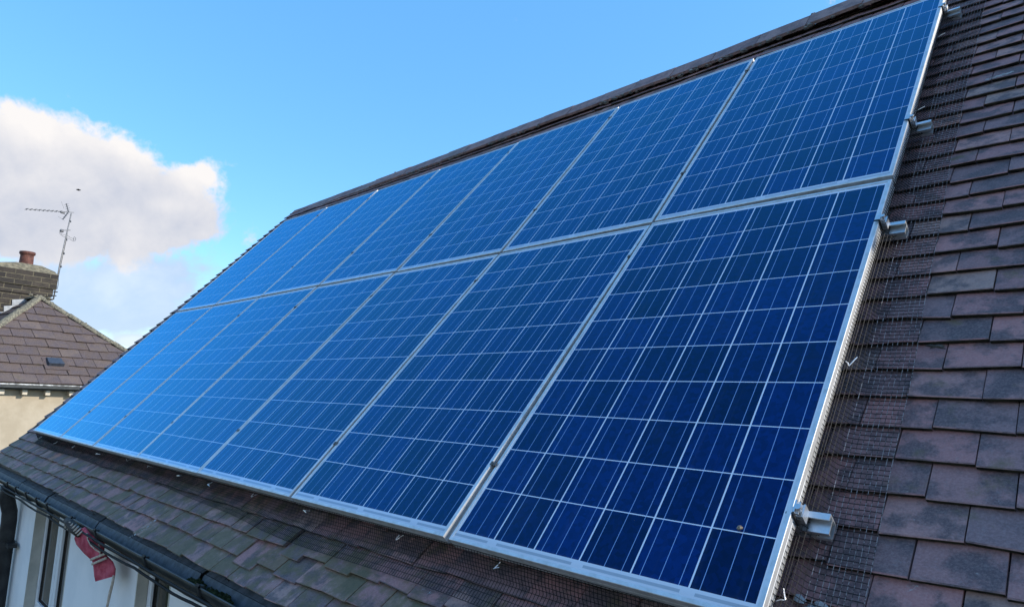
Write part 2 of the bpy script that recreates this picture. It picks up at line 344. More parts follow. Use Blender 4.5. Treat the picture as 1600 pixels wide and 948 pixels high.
# ------------------------------------------------------------------ mesh helpers
class MB:
    def __init__(s): s.v = []; s.f = []; s.tint = []; s.wear = []; s.uv = []; s.mi = []
    def face(s, idx, tint=0.5, wear=0.0, uv=None, mi=0):
        s.f.append(tuple(idx)); s.tint.append(tint); s.wear.append(wear); s.uv.append(uv); s.mi.append(mi)
    def add(s, pts):
        k = len(s.v); s.v.extend([tuple(p) for p in pts]); return k
    def hexa(s, p, tint=0.5, wear=0.0, mi=0, edge=None):
        """p: 4 bottom + 4 top corners (same winding, counter-clockwise from above)"""
        k = s.add(p)
        for q in ((3, 2, 1, 0), (4, 5, 6, 7), (0, 1, 5, 4), (1, 2, 6, 5), (2, 3, 7, 6), (3, 0, 4, 7)):
            s.face([k + i for i in q], edge if edge is not None and q == (0, 1, 5, 4) else tint, wear, None, mi)
    def box(s, a, b, fr=None, **kw):
        p = [(a[0], a[1], a[2]), (b[0], a[1], a[2]), (b[0], b[1], a[2]), (a[0], b[1], a[2]), (a[0], a[1], b[2]), (b[0], a[1], b[2]), (b[0], b[1], b[2]), (a[0], b[1], b[2])]
        if fr: p = [fr(Vector(q)) for q in p]
        s.hexa(p, **kw)
    def extrude(s, prof, a, b, up=(0, 0, 1), caps=True, closed=True, **kw):
        """profile of (side, up) points swept from a to b"""
        a = Vector(a); b = Vector(b); d = (b - a).normalized(); side = d.cross(Vector(up)).normalized(); u = side.cross(d).normalized()
        n = len(prof); k = s.add([a + side * x + u * y for x, y in prof] + [b + side * x + u * y for x, y in prof])
        for i in range(n if closed else n - 1):
            j = (i + 1) % n; s.face((k + i, k + j, k + n + j, k + n + i), **kw)
        if caps: s.face([k + n - 1 - i for i in range(n)], **kw); s.face([k + n + i for i in range(n)], **kw)
    def tube(s, pts, r, n=8, caps=True, **kw):
        pts = [Vector(p) for p in pts]; rs = r if isinstance(r, (list, tuple)) else [r] * len(pts)
        x = None; ks = []
        for i, p in enumerate(pts):
            d = (pts[min(i + 1, len(pts) - 1)] - pts[max(i - 1, 0)]).normalized()
            if x is None:
                x = d.cross(Vector((0.31, 0.17, 0.93)))
                if x.length < 0.05: x = d.cross(Vector((1, 0, 0)))
            x = (x - d * x.dot(d)).normalized(); y = d.cross(x)
            ks.append(s.add([p + (x * math.cos(2 * math.pi * q / n) + y * math.sin(2 * math.pi * q / n)) * rs[i] for q in range(n)]))
        for a, b in zip(ks, ks[1:]):
            for j in range(n): s.face((a + j, a + (j + 1) % n, b + (j + 1) % n, b + j), **kw)
        if caps: s.face([ks[0] + n - 1 - j for j in range(n)], **kw); s.face([ks[-1] + j for j in range(n)], **kw)
    def lathe(s, prof, c, n=24, **kw):
        c = Vector(c); ks = [s.add([c + Vector((r * math.cos(2 * math.pi * j / n), r * math.sin(2 * math.pi * j / n), z)) for j in range(n)]) for r, z in prof]
        for a, b in zip(ks, ks[1:]):
            for j in range(n): s.face((a + j, a + (j + 1) % n, b + (j + 1) % n, b + j), **kw)
    def build(s, name, m, parent=None, origin=None, smooth=False, xf=None):
        me = bpy.data.meshes.new(name)
        off = Vector(origin) if origin is not None else (Vector(parent['_o']) if parent is not None and '_o' in parent else Vector((0, 0, 0)))
        me.from_pydata([tuple(Vector(p) - off) for p in s.v], [], s.f)
        for mm in (m if isinstance(m, list) else [m]): me.materials.append(mm)
        if any(s.mi): me.polygons.foreach_set('material_index', s.mi)
        for nm, arr in (('tint', s.tint), ('wear', s.wear)):
            if any(abs(v - arr[0]) > 1e-6 for v in arr):
                me.attributes.new(nm, 'FLOAT', 'FACE').data.foreach_set('value', arr)
        if any(u is not None for u in s.uv):
            l = me.uv_layers.new(name='metres')
            for poly, u in zip(me.polygons, s.uv):
                if u is not None:
                    for li, c in zip(poly.loop_indices, u): l.data[li].uv = c
        if smooth: me.polygons.foreach_set('use_smooth', [True] * len(me.polygons))
        me.validate(); me.update()
        o = bpy.data.objects.new(name, me); COL.objects.link(o)
        if origin is not None: o.location = off
        if parent is not None: o.parent = parent
        o['_o'] = tuple(off)
        return o


def thing(name, label, cat, loc, group=None):
    o = bpy.data.objects.new(name, None); COL.objects.link(o); o.location = loc; o.empty_display_size = 0.1
    o['label'] = label; o['category'] = cat
    if group: o['group'] = group
    o['_o'] = tuple(loc)
    return o


def tag(o, label, cat, group=None):
    o['label'] = label; o['category'] = cat
    if group: o['group'] = group
    return o


def struct(o): o['kind'] = 'structure'; return o


def kids(o): return [c for c in bpy.data.objects if c.parent == o]


def copy_tree(o, parent=None):
    c = o.copy(); COL.objects.link(c)
    if parent is not None: c.parent = parent
    for ch in kids(o): copy_tree(ch, c)
    return c


# ------------------------------------------------------------------ roof frame: x along the eaves, y up the slope, z off the panel plane
PT = R(48); CT, ST = math.cos(PT), math.sin(PT)
def rf(p): return Vector((p[0], p[1] * CT - p[2] * ST, p[1] * ST + p[2] * CT))
def rfv(x, y, z): return rf((x, y, z))
RM = Matrix(((1, 0, 0), (0, CT, -ST), (0, ST, CT)))
PX, PY = 1.012, 1.73765
ZG = [[-0.0112, 0.0087, 0.0082, 0.0106, 0.0023, -0.0013, 0.002, 0.0083], [-0.0001, -0.0088, -0.0165, -0.014, -0.0055, -0.0056, -0.0094, 0.0044], [0.0125, 0.015, 0.0054, -0.0032, -0.0064, -0.0046, 0.0009, 0.0084]]
def sag(x, y):
    k = min(max(-x / PX, 0), 6.999); v = min(max(y / PY, 0), 1.999); i = int(k); j = int(v); a = k - i; b = v - j
    return (ZG[j][i] * (1 - a) + ZG[j][i + 1] * a) * (1 - b) + (ZG[j + 1][i] * (1 - a) + ZG[j + 1][i + 1] * a) * b
def zroof(x, y):
    return -0.106 + sag(x, y) * 0.8 + 0.11 * max(0.0, -0.02 - y)
VERGE_L, VERGE_R = -7.89, 2.6
RIDGE_Y = 4.125

# ------------------------------------------------------------------ ground
g = MB(); k = g.add([(-900, -900, -5.4), (900, -900, -5.4), (900, 900, -5.4), (-900, 900, -5.4)]); g.face((k, k + 1, k + 2, k + 3))
struct(g.build('ground', M['ground']))

# ------------------------------------------------------------------ the house under the panels
house = thing('house', 'white rendered house with a plum plain tile roof carrying the solar panels', 'house', (-2.6, 2.9, -5.4))
WY = -0.08
OPEN = [(-6.085, -4.95, -1.465, -0.40, 0.07), (-3.50, -3.004, -1.52, -0.40, 0.055)]
WB, WT = -5.4, -0.34


def wall_front():
    w = MB(); x0, x1 = -7.80, 2.5; xs = x0
    for (a, b, z0, z1, dep) in OPEN:
        w.box((xs, WY, WB), (a, WY + 0.24, WT)); w.box((a, WY, WB), (b, WY + 0.24, z0)); w.box((a, WY, z1), (b, WY + 0.24, WT)); xs = b
    w.box((xs, WY, WB), (x1, WY + 0.24, WT))
    w.box((x0, WY + 0.24, WB), (x0 + 0.24, 5.6, WT)); w.box((x1 - 0.24, WY + 0.24, WB), (x1, 5.6, WT)); w.box((x0, 5.6, WB), (x1, 5.84, WT))
    for xa in (x0, x1 - 0.24):      # gables
        k = w.add([(xa, 0.0, WT), (xa, 5.76, WT), (xa, 2.88, 2.80), (xa + 0.24, 0.0, WT), (xa + 0.24, 5.76, WT), (xa + 0.24, 2.88, 2.80)])
        w.face((k, k + 2, k + 1)); w.face((k + 3, k + 4, k + 5)); w.face((k, k + 3, k + 5, k + 2)); w.face((k + 1, k + 2, k + 5, k + 4))
    return w
wall = wall_front().build('wall', M['white_render'], house)
for (a, b, z0, z1, dep) in OPEN:     # painted reveal lining each opening
    rv = MB(); y0, y1 = WY - 0.002, WY + dep
    rv.box((a, y0, z0), (a + 0.012, y1, z1)); rv.box((b - 0.012, y0, z0), (b, y1, z1)); rv.box((a + 0.012, y0, z1 - 0.012), (b - 0.012, y1, z1)); rv.box((a + 0.012, y0 - 0.03, z0), (b - 0.012, y1, z0 + 0.03))
    rv.build('reveal', M['reveal'], wall)


RAIL = 0.15
def window(a, b, z0, z1, dep, mull):
    y = WY + dep; a += 0.014; b -= 0.014; z0 += 0.032; z1 -= 0.014
    wd = MB()
    wd.box((a, y + 0.001, z0), (a + 0.055, y + 0.06, z1)); wd.box((b - 0.055, y + 0.001, z0), (b, y + 0.06, z1))
    wd.box((a + 0.055, y + 0.001, z0), (b - 0.055, y + 0.06, z0 + RAIL)); wd.box((a + 0.055, y + 0.001, z1 - 0.06), (b - 0.055, y + 0.06, z1))
    spans = [(a + 0.055, b - 0.055)]
    if mull:
        c = (a + b) / 2 - 0.02
        wd.box((c - 0.075, y - 0.004, z0 + RAIL), (c - 0.006, y + 0.06, z1 - 0.06)); wd.box((c + 0.006, y - 0.004, z0 + RAIL), (c + 0.075, y + 0.06, z1 - 0.06))
        spans = [(a + 0.055, c - 0.075), (c + 0.075, b - 0.055)]
    fr = wd.build('window', M['upvc'], house)
    gk = MB(); gl = MB()
    for (p, q) in spans:
        za, zb = z0 + RAIL, z1 - 0.06
        gk.box((p, y + 0.012, za), (p + 0.006, y + 0.03, zb)); gk.box((q - 0.006, y + 0.012, za), (q, y + 0.03, zb)); gk.box((p + 0.006, y + 0.012, za), (q - 0.006, y + 0.03, za + 0.006)); gk.box((p + 0.006, y + 0.012, zb - 0.006), (q - 0.006, y + 0.03, zb))
        gl.box((p + 0.002, y + 0.022, za + 0.002), (q - 0.002, y + 0.026, zb - 0.002))
    if mull: gk.box((c - 0.006, y + 0.01, z0 + RAIL), (c + 0.006, y + 0.05, z1 - 0.06))
    gk.build('gasket', M['gasket'], fr); gl.build('pane', M['glass'], fr)
window(*OPEN[0], True); window(*OPEN[1], False)

# roof: every plain tile modelled, with its own tint, jitter and slips
roof = MB()
def course_y(k): return 0.237 + (0.1048 * k if k > 0 else 0.098 * k)
TW = 0.1675; K0, K1 = -6, 36
rng = random.Random(11)
SLIP = {(-5, -14): -0.030, (-4, -13): -0.022, (-5, -12): -0.014, (-4, -11): -0.016}
for kk in range(K0, K1 + 1):
    y0 = course_y(kk); g_ = course_y(kk + 1) - y0
    ph = 0.215 + (0 if kk % 2 == 0 else -0.077) + rng.uniform(-0.008, 0.008)
    n0 = int(math.floor((VERGE_L - ph) / TW)); n1 = int(math.ceil((VERGE_R - ph) / TW))
    for n in range(n0, n1):
        xa, xb = ph + n * TW, ph + (n + 1) * TW
        xa = max(xa, VERGE_L + rng.uniform(-0.006, 0.006)); xb = min(xb, VERGE_R)
        if xb - xa < 0.03: continue
        slip = rng.gauss(0, 0.0022)
        if rng.random() < 0.05: slip -= rng.uniform(0.004, 0.012)
        slip += SLIP.get((kk, n), 0.0)
        if kk > 12 and xb < -0.3 and kk < 33 and False: continue
        lift = abs(rng.gauss(0, 0.0013)); twist = rng.gauss(0, 0.0016); skew = rng.gauss(0, 0.0022)
        ya, yb = y0 + slip, y0 + slip + 0.168
        if kk == K1: yb = min(yb, RIDGE_Y)
        xm = (xa + xb) / 2; z0_ = zroof(xm, y0) + lift; z1_ = zroof(xm, y0 + 0.168) - 0.0255
        gp = 0.0011 + abs(rng.gauss(0, 0.0007)); th = 0.0125
        xa += gp; xb -= gp
        ch_ = 0.0032
        def P4(dy0, dz): return [rfv(xa, ya + skew + dy0, z0_ + twist + dz), rfv(xb, ya - skew + dy0, z0_ - twist + dz)]
        far = [rfv(xb, yb - skew, z1_ - twist), rfv(xa, yb + skew, z1_ + twist), rfv(xb, yb - skew, z1_ - twist - th), rfv(xa, yb + skew, z1_ + twist - th)]
        t = rng.random()
        if t > 0.985 and rng.random() < 0.6: t = 0.9
        w_ = max(0.0, min(1.0, (0.35 - y0) / 0.6)) * (0.6 + 0.4 * rng.random()) * min(1.0, max(0.15, (0.2 - xm) / 2.0))
        k = roof.add(P4(ch_, -0.0003) + P4(0.0, -0.0022) + P4(0.0015, -th) + far)     # 0,1 top; 2,3 arris; 4,5 drip edge; 6..9 head
        roof.face((k, k + 1, k + 6, k + 7), t, w_); roof.face((k + 2, k + 3, k + 1, k), min(1.0, t * 0.5 + 0.42) if t < 0.97 else t, w_)
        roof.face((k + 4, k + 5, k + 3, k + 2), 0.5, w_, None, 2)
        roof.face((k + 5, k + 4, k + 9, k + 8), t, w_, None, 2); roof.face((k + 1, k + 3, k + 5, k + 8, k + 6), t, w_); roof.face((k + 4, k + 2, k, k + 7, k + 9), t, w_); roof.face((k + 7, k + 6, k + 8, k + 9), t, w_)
nb_ = len(roof.f)
# boarding below and the far slope
for (ya, yb, dz) in ((-0.30, 4.12, -0.165),):
    roof.hexa([rfv(VERGE_L + 0.03, ya, dz - 0.03), rfv(VERGE_R, ya, dz - 0.03), rfv(VERGE_R, yb, dz - 0.03), rfv(VERGE_L + 0.03, yb, dz - 0.03), rfv(VERGE_L + 0.03, ya, dz), rfv(VERGE_R, ya, dz), rfv(VERGE_R, yb, dz), rfv(VERGE_L + 0.03, yb, dz)], mi=1)
AP = rfv(0, 4.115, -0.12)
bs = Vector((0, CT, -ST)); bn = Vector((0, ST, CT))
def bk(x, y, z): return Vector((x, AP.y, AP.z)) + bs * y + bn * z
for i in range(0, 41):
    y0 = 4.36 - i * 0.1048
    roof.hexa([bk(VERGE_R, y0, -0.012), bk(VERGE_L, y0, -0.012), bk(VERGE_L, y0 - 0.15, -0.03), bk(VERGE_R, y0 - 0.15, -0.03), bk(VERGE_R, y0, 0), bk(VERGE_L, y0, 0), bk(VERGE_L, y0 - 0.15, -0.018), bk(VERGE_R, y0 - 0.15, -0.018)], tint=rng.random(), wear=0)
# verge mortar
roof.hexa([rfv(VERGE_L + 0.012, -0.36, -0.165), rfv(VERGE_L + 0.09, -0.36, -0.165), rfv(VERGE_L + 0.09, 4.1, -0.185), rfv(VERGE_L + 0.012, 4.1, -0.185), rfv(VERGE_L + 0.012, -0.36, -0.105), rfv(VERGE_L + 0.09, -0.36, -0.105), rfv(VERGE_L + 0.09, 4.1, -0.132), rfv(VERGE_L + 0.012, 4.1, -0.132)], mi=1)
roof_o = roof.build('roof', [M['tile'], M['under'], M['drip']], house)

# ridge: capping tiles with lumps of mortar at every joint and along the lower edge
RZ = [(-8.2, -0.116), (-7.7, -0.114), (-4.5, -0.089), (-2.7, -0.076), (-1.4, -0.069), (-0.64, -0.050), (0.5, -0.035), (2.7, -0.03)]
def ridge_top(x):
    for (a, za), (b, zb) in zip(RZ, RZ[1:]):
        if a <= x <= b: return rfv(x, 4.13, za + (zb - za) * (x - a) / (b - a))
    return rfv(x, 4.13, RZ[-1][1])
rd = MB()
x = VERGE_L + 0.02
while x < VERGE_R:
    L_ = 0.335; tn = rng.random()
    a, b = ridge_top(x), ridge_top(min(x + L_, 2.69)); a.x = x; b.x = x + L_ - 0.006
    up_ = rng.uniform(-0.004, 0.004); a.z += up_; b.z += up_ + rng.uniform(-0.004, 0.004)
    hw = 0.125; ang = R(45)
    prof = []
    for q, r_ in ((1, 0.0), (-1, 0.0)):
        pass
    outer = [(-0.128, -0.128 * 1.02), (-0.06, -0.052), (-0.03, -0.016), (0, -0.002), (0.03, -0.016), (0.06, -0.052), (0.128, -0.128 * 1.02)]
    inner = [(p[0] * 0.9, p[1] - 0.014) for p in reversed(outer)]
    rd.extrude(outer + inner, a, b, tint=tn)
    # mortar: a few lumps at the joint, and here and there a ragged run of bedding
    for t_ in range(rng.randint(1, 4)):
        s_ = rng.uniform(-0.02, 0.13); c = a + Vector((rng.uniform(-0.012, 0.012), -s_ * 0.72, -abs(s_) * 0.80 + 0.004))
        r_ = rng.uniform(0.005, 0.011); rd.lathe([(0, -r_), (r_ * 1.4, -r_ * 0.5), (r_, r_ * 0.5), (0, r_ * 0.8)], c, 7, mi=1)
    bed = rng.random()
    for t_ in range(12):
        if bed < 0.5 and rng.random() < 0.7:
            c = a + (b - a) * ((t_ + rng.random()) / 12) + Vector((0, -0.108 + rng.uniform(-0.010, 0.006), -0.134 + rng.uniform(-0.012, 0.004)))
            r_ = rng.uniform(0.007, 0.014); rd.lathe([(0, -r_), (r_ * 1.8, -r_ * 0.4), (r_ * 1.3, r_ * 0.5), (0, r_ * 0.8)], c, 7, mi=1)
    x += L_
ridge_o = rd.build('ridge_tiles', [M['ridge'], M['mortar']], roof_o)

# fascia and the grey felt trays hanging into the gutter
fa = MB(); fa.box((-7.86, -0.105, -0.50), (2.55, -0.083, -0.345)); fa.build('fascia', M['fascia'], house)
def eave_z(x): return -0.318 - max(0.0, (-2.5 - x)) * 0.0085
def lip_z(x): return -0.348 - max(0.0, (-2.0 - x)) * 0.0085
tr = MB(); xs = [-7.85, -6.35, -5.35, -4.02, -2.42, -1.0, 0.6, 2.5]
for i, (a, b) in enumerate(zip(xs, xs[1:])):
    o_ = 0.004 * (i % 2); b_ = b - 0.03
    def tp(x, y, z): return (x, y, z + eave_z(x) + 0.318)
    tr.hexa([tp(a, -0.150 - o_, -0.352), tp(b_, -0.150 - o_, -0.352), tp(b_, -0.118, -0.330), tp(a, -0.118, -0.330), tp(a, -0.150 - o_, -0.349), tp(b_, -0.150 - o_, -0.349), tp(b_, -0.118, -0.327), tp(a, -0.118, -0.327)])
    tr.hexa([tp(a, -0.186 - o_, -0.412), tp(b_, -0.186 - o_, -0.412), tp(b_, -0.153 - o_, -0.352), tp(a, -0.153 - o_, -0.352), tp(a, -0.189 - o_, -0.410), tp(b_, -0.189 - o_, -0.410), tp(b_, -0.156 - o_, -0.350), tp(a, -0.156 - o_, -0.350)])
tr.build('eaves_tray', M['tray'], house)

# gutter
GC = -0.195; GR = 0.056
def gpt(x, ang, r): return (x, GC + r * math.cos(ang), lip_z(x) + r * math.sin(ang))
gt = MB(); X = [-7.95 + i * 0.5 for i in range(22)]; A = [math.pi + math.pi * i / 12 for i in range(13)]
rows = []
for xx in X: rows.append((gt.add([gpt(xx, a, GR) for a in A]), gt.add([gpt(xx, a, GR - 0.003) for a in A])))
for (o0, i0), (o1, i1) in zip(rows, rows[1:]):
    for j in range(12): gt.face((o0 + j, o0 + j + 1, o1 + j + 1, o1 + j)); gt.face((i0 + j, i1 + j, i1 + j + 1, i0 + j + 1))
    for e in (0, 12): gt.face((o0 + e, o1 + e, i1 + e, i0 + e))
gt.tube([gpt(xx, math.pi, GR) for xx in X], 0.0045, 8)
k = gt.add([gpt(X[0], a, GR) for a in A]); gt.face([k + i for i in range(13)])
gut = gt.build('gutter', M['gutter'], house, smooth=True)
def strap(xc, w, r, z=0.0):
    b = MB(); ks = []
    AA = [math.pi - 0.25 + (math.pi + 0.5) * i / 14 for i in range(15)]
    for xx in (xc - w / 2, xc + w / 2): ks.append((b.add([gpt(xx, a, r) for a in AA]), b.add([gpt(xx, a, GR + 0.001) for a in AA])))
    (a0, i0), (a1, i1) = ks
    for j in range(14):
        b.face((a0 + j, a0 + j + 1, a1 + j + 1, a1 + j)); b.face((a0 + j, i0 + j, i0 + j + 1, a0 + j + 1)); b.face((a1 + j, a1 + j + 1, i1 + j + 1, i1 + j))
    for e in (0, 14): b.face((a0 + e, a1 + e, i1 + e, i0 + e))
    p = gpt(xc, math.pi, GR); b.box((xc - w / 2, p[1] - 0.010, p[2] - 0.002), (xc + w / 2, p[1] + 0.016, p[2] + 0.009))
    return b
xb = at(57, 781, (0, 1, 0), -0.25).x
for px_ in (12, 25, 41, 57, 74, 113, 150, 227, 312):
    xx = at(px_, {12: 757, 25: 764, 41: 772, 57: 781, 74: 789, 113: 808, 150: 826, 227: 866, 312: 908}[px_], (0, 1, 0), -0.25).x
    strap(xx, 0.03, GR + 0.008).build('gutter_bracket', M['gutter'], gut)
for xx in (-1.2, -0.2, 0.8, 1.8): strap(xx, 0.03, GR + 0.008).build('gutter_bracket', M['gutter'], gut)
# downpipe at the far end
dp = MB(); pd = at(-1, 850, (0, 1, 0), -0.20)
dp.tube([(pd.x, -0.195, lip_z(pd.x) - 0.05), (pd.x, -0.195, -0.50), (pd.x, -0.19, -0.56), (pd.x, -0.16, -0.66), (pd.x, -0.155, -0.74), (pd.x, -0.155, -5.3)], 0.058, 16)
dpo = dp.build('downpipe', M['gutter'], house, smooth=True)
db = MB(); db.lathe([(0.059, -0.02), (0.068, -0.02), (0.068, 0.02), (0.059, 0.02)], (pd.x, -0.155, -0.93), 20); db.box((pd.x + 0.05, -0.165, -0.945), (pd.x + 0.16, -0.10, -0.915)); db.build('pipe_clip', M['gutter'], dpo)

# ------------------------------------------------------------------ solar panels
def make_panel():
    p = thing('solar_panel', 'x', 'solar panel', (0, 0, 0), 'blue solar panels in two rows on the roof')
    w, h, lip, dp_ = PAN_W / 2, PAN_H, 0.0115, 0.040
    f = MB()
    def ring(a, b, z0, z1):
        pass
    bv = 0.0012
    O = [(-w, 0), (w, 0), (w, h), (-w, h)]; I = [(-w + lip, lip), (w - lip, lip), (w - lip, h - lip), (-w + lip, h - lip)]
    Ob = [(-w + bv, bv), (w - bv, bv), (w - bv, h - bv), (-w + bv, h - bv)]
    Ib = [(-w + 0.028, 0.028), (w - 0.028, 0.028), (w - 0.028, h - 0.028), (-w + 0.028, h - 0.028)]
    ks = [f.add([(x, y, z) for x, y in pts]) for pts, z in ((Ib, -dp_), (O, -dp_), (O, -dp_ * 0.52), ([(x * (1 - 0.0016), y if 0 < y < h else y + (0.0008 if y == 0 else -0.0008)) for x, y in O], -dp_ * 0.5), (O, -dp_ * 0.48), (O, -bv), (Ob, 0), (I, 0), (I, -0.004), (I, -0.03))]
    for a, b in zip(ks, ks[1:]):
        for j in range(4): f.face((a + j, a + (j + 1) % 4, b + (j + 1) % 4, b + j))
    f.build('frame', M['alu'], p)
    s = MB(); e = lip + 0.0
    k = s.add([(-w + e, e, -0.0025), (w - e, e, -0.0025), (w - e, h - e, -0.0025), (-w + e, h - e, -0.0025)])
    s.face((k, k + 1, k + 2, k + 3), uv=[(e, e), (2 * w - e, e), (2 * w - e, h - e), (e, h - e)])
    k = s.add([(-w + e, e, -0.008), (w - e, e, -0.008), (w - e, h - e, -0.008), (-w + e, h - e, -0.008)])
    s.face((k + 3, k + 2, k + 1, k), uv=[(0, 0)] * 4)
    s.build('cell_sheet', M['cell'], p)
    return p


ORD = ['rightmost', 'second from the right', 'third from the right', 'middle', 'third from the left', 'second from the left', 'leftmost']
EXTRA = {(0, 0): 'with a snail on it', (1, 0): 'cut by the photo top', (0, 6): 'at the far eaves end', (1, 6): 'at the far ridge end'}
proto = make_panel()
for j in range(2):
    for k in range(7):
        o = proto if (j, k) == (0, 0) else copy_tree(proto)
        z00, z10, z01, z11 = ZG[j][k], ZG[j][k + 1], ZG[j + 1][k], ZG[j + 1][k + 1]      # k+1 lies towards -x
        bx = ((z00 - z10) + (z01 - z11)) / 2 / PX; by = ((z01 - z00) + (z11 - z10)) / 2 / PY; zc = (z00 + z10 + z01 + z11) / 4
        ex = Vector((1, 0, bx)).normalized(); ez = ex.cross(Vector((0, 1, by))).normalized(); ey = ez.cross(ex)
        cx, y0 = -(k + 0.5) * PX, j * PY + 0.0111
        org = Vector((cx, y0, zc - by * PY / 2))
        m3 = RM @ Matrix(((ex.x, ey.x, ez.x), (ex.y, ey.y, ez.y), (ex.z, ey.z, ez.z)))
        o.matrix_world = Matrix.Translation(rf(org)) @ m3.to_4x4()
        ex_ = EXTRA.get((j, k))
        o['label'] = ('%s blue solar panel of the %s row' % (ORD[k], 'lower' if j == 0 else 'upper')) + ((', ' + ex_) if ex_ else '')

# mounting rails with their clamps
def make_rail(y, label):
    r = thing('mounting_rail', label, 'mounting rail', rfv(0.057, y, -0.06), 'aluminium mounting rails under the panels')
    b = MB()
    P = [(0.021, 0.020), (0.004, 0.020), (0.004, 0.0165), (0.017, 0.0165), (0.017, 0.004), (-0.023, 0.004), (-0.023, -0.005), (-0.0195, -0.005), (-0.0195, 0.0005), (0.017, 0.0005), (0.017, -0.0205), (-0.0195, -0.0205), (-0.0195, -0.015), (-0.023, -0.015), (-0.023, -0.024), (0.021, -0.024)]
    za, zb = -0.0615 + sag(0, y), -0.0615
    b.extrude(P, rfv(0.057, y, za), rfv(-7.12, y, -0.060), up=rfv(0, 0, 1) - rfv(0, 0, 0))
    b.build('rail', M['raw_alu'], r)
    c = MB()
    fr = lambda p: rfv(p[0], p[1] + y, p[2] + sag(0, y))
    c.box((-0.0085, -0.017, -0.041), (-0.0045, 0.017, 0.0008), fr)
    c.box((-0.0045, -0.017, -0.041), (0.010, 0.017, -0.034), fr)
    for q in range(3): c.box((-0.0045, -0.0172 + 0.0004 * q, -0.030 + q * 0.011), (0.006 - q * 0.002, 0.0172 - 0.0004 * q, -0.026 + q * 0.011), fr)
    c.box((0.006, -0.0175, -0.034), (0.010, 0.0175, -0.012), fr)
    c.box((-0.020, -0.017, 0.0008), (-0.0045, 0.017, 0.0038), fr)
    co = c.build('end_clamp', M['raw_alu'], r)
    bl = MB()
    cen = rfv(0.0015, y - 0.004, 0.002 + sag(0, y)); nz = rfv(0, 0, 1) - rfv(0, 0, 0)
    bl.tube([cen - nz * 0.02, cen, cen + nz * 0.0001, cen + nz * 0.006], [0.004, 0.004, 0.0075, 0.0075], 10); bl.build('bolt', M['raw_alu'], co)
    t = MB(); t.box((-0.0225, -0.024, 0.0012), (-0.004, -0.0195, 0.0045), fr); t.box((-0.0085, -0.026, -0.038), (-0.0035, -0.0215, 0.001), fr); t.build('rubber_tab', M['rubber'], co)
    for k in range(1, 7):
        m = MB(); x0 = -k * PX; f2 = lambda p: rfv(p[0] + x0, p[1] + y, p[2] + sag(x0, y))
        m.box((-0.014, -0.008, 0.0005), (-0.0035, 0.008, 0.002), f2); m.box((0.0035, -0.008, 0.0005), (0.014, 0.008, 0.002), f2); m.box((-0.0035, -0.012, -0.012), (0.0035, 0.012, -0.009), f2)
        m.box((-0.003, -0.004, -0.009), (0.003, 0.004, 0.001), f2)
        m.build('mid_clamp', M['clampdark'], r)
    return r
M['clampdark'] = mat('tarnished_clamp', (0.11, 0.10, 0.09), 0.6, 0.3)
for y, lb in ((0.306, 'lowest aluminium mounting rail, its end sticking out beside the lower panels near the eaves'), (1.480, 'second lowest aluminium mounting rail, its end just below the gap between panel rows'),
              (2.165, 'second highest aluminium mounting rail, its end just above the gap between panel rows'), (3.295, 'highest aluminium mounting rail, its end at the top right panel corner')):
    make_rail(y, lb)

# ------------------------------------------------------------------ wire mesh round the array
def wires(mb, rows, r, mi):
    for pts in rows: mb.tube(pts, r, 3, caps=False, mi=mi)

def strip(prof, u0, u1, du, place, mb, r1, r2, nlong):
    """prof: (t across, height) list; place(u, across, h) -> world"""
    # cumulative length of the profile
    L = [0]
    for a, b in zip(prof, prof[1:]): L.append(L[-1] + math.hypot(b[0] - a[0], b[1] - a[1]))
    def P(s):
        for i in range(len(prof) - 1):
            if s <= L[i + 1] + 1e-9:
                q = (s - L[i]) / (L[i + 1] - L[i]); return (prof[i][0] + (prof[i + 1][0] - prof[i][0]) * q, prof[i][1] + (prof[i + 1][1] - prof[i][1]) * q)
        return prof[-1]
    n = int((u1 - u0) / du)
    wires(mb, [[place(u0 + i * du, *p) for p in prof] for i in range(n + 1)], r1, 0)
    m = max(8, int((u1 - u0) / 0.12))
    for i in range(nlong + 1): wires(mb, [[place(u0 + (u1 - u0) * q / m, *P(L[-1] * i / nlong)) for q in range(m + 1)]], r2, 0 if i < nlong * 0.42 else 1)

wr = MB()
def place_r(u, a, h):
    wob = 0.5 + 0.5 * math.sin(u * 5.1 + 0.7) * math.sin(u * 2.3)
    base = zroof(max(a, 0.0), u)
    x = a + (0.005 * math.sin(u * 2.1) + 0.002 * math.sin(u * 9.1)) * min(1, max(0, (a - 0.0) / 0.05))
    z = h if h > -0.05 else base + 0.012 + 0.002 * wob + (h + 0.1)
    return rfv(x, u, z + (sag(0, u) if h > -0.05 else 0))
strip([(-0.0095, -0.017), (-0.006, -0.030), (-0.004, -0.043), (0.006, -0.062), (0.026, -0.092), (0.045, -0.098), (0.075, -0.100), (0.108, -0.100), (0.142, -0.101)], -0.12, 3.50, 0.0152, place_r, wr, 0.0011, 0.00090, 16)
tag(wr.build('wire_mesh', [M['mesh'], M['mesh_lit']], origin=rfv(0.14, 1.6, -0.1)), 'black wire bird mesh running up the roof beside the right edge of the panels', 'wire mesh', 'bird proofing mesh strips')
wb = MB()
def place_b(u, a, h):
    base = zroof(u, a)
    z = h + sag(u, 0) if h > -0.05 else base + 0.012 + 0.003 * math.sin(u * 7) + (h + 0.1)
    return rfv(u, a + 0.006 * math.sin(u * 4.3) * min(1, max(0, -a / 0.05)) - max(0.0, min(1.0, (u + 3.4) / 1.2)) * 0.05 * min(1, max(0, -a / 0.07)), z)
strip([(0.0095, -0.030), (0.0, -0.044), (-0.008, -0.066), (-0.018, -0.095), (-0.04, -0.100), (-0.072, -0.1005)], -7.06, 0.10, 0.0127, place_b, wb, 0.0010, 0.0010, 10)
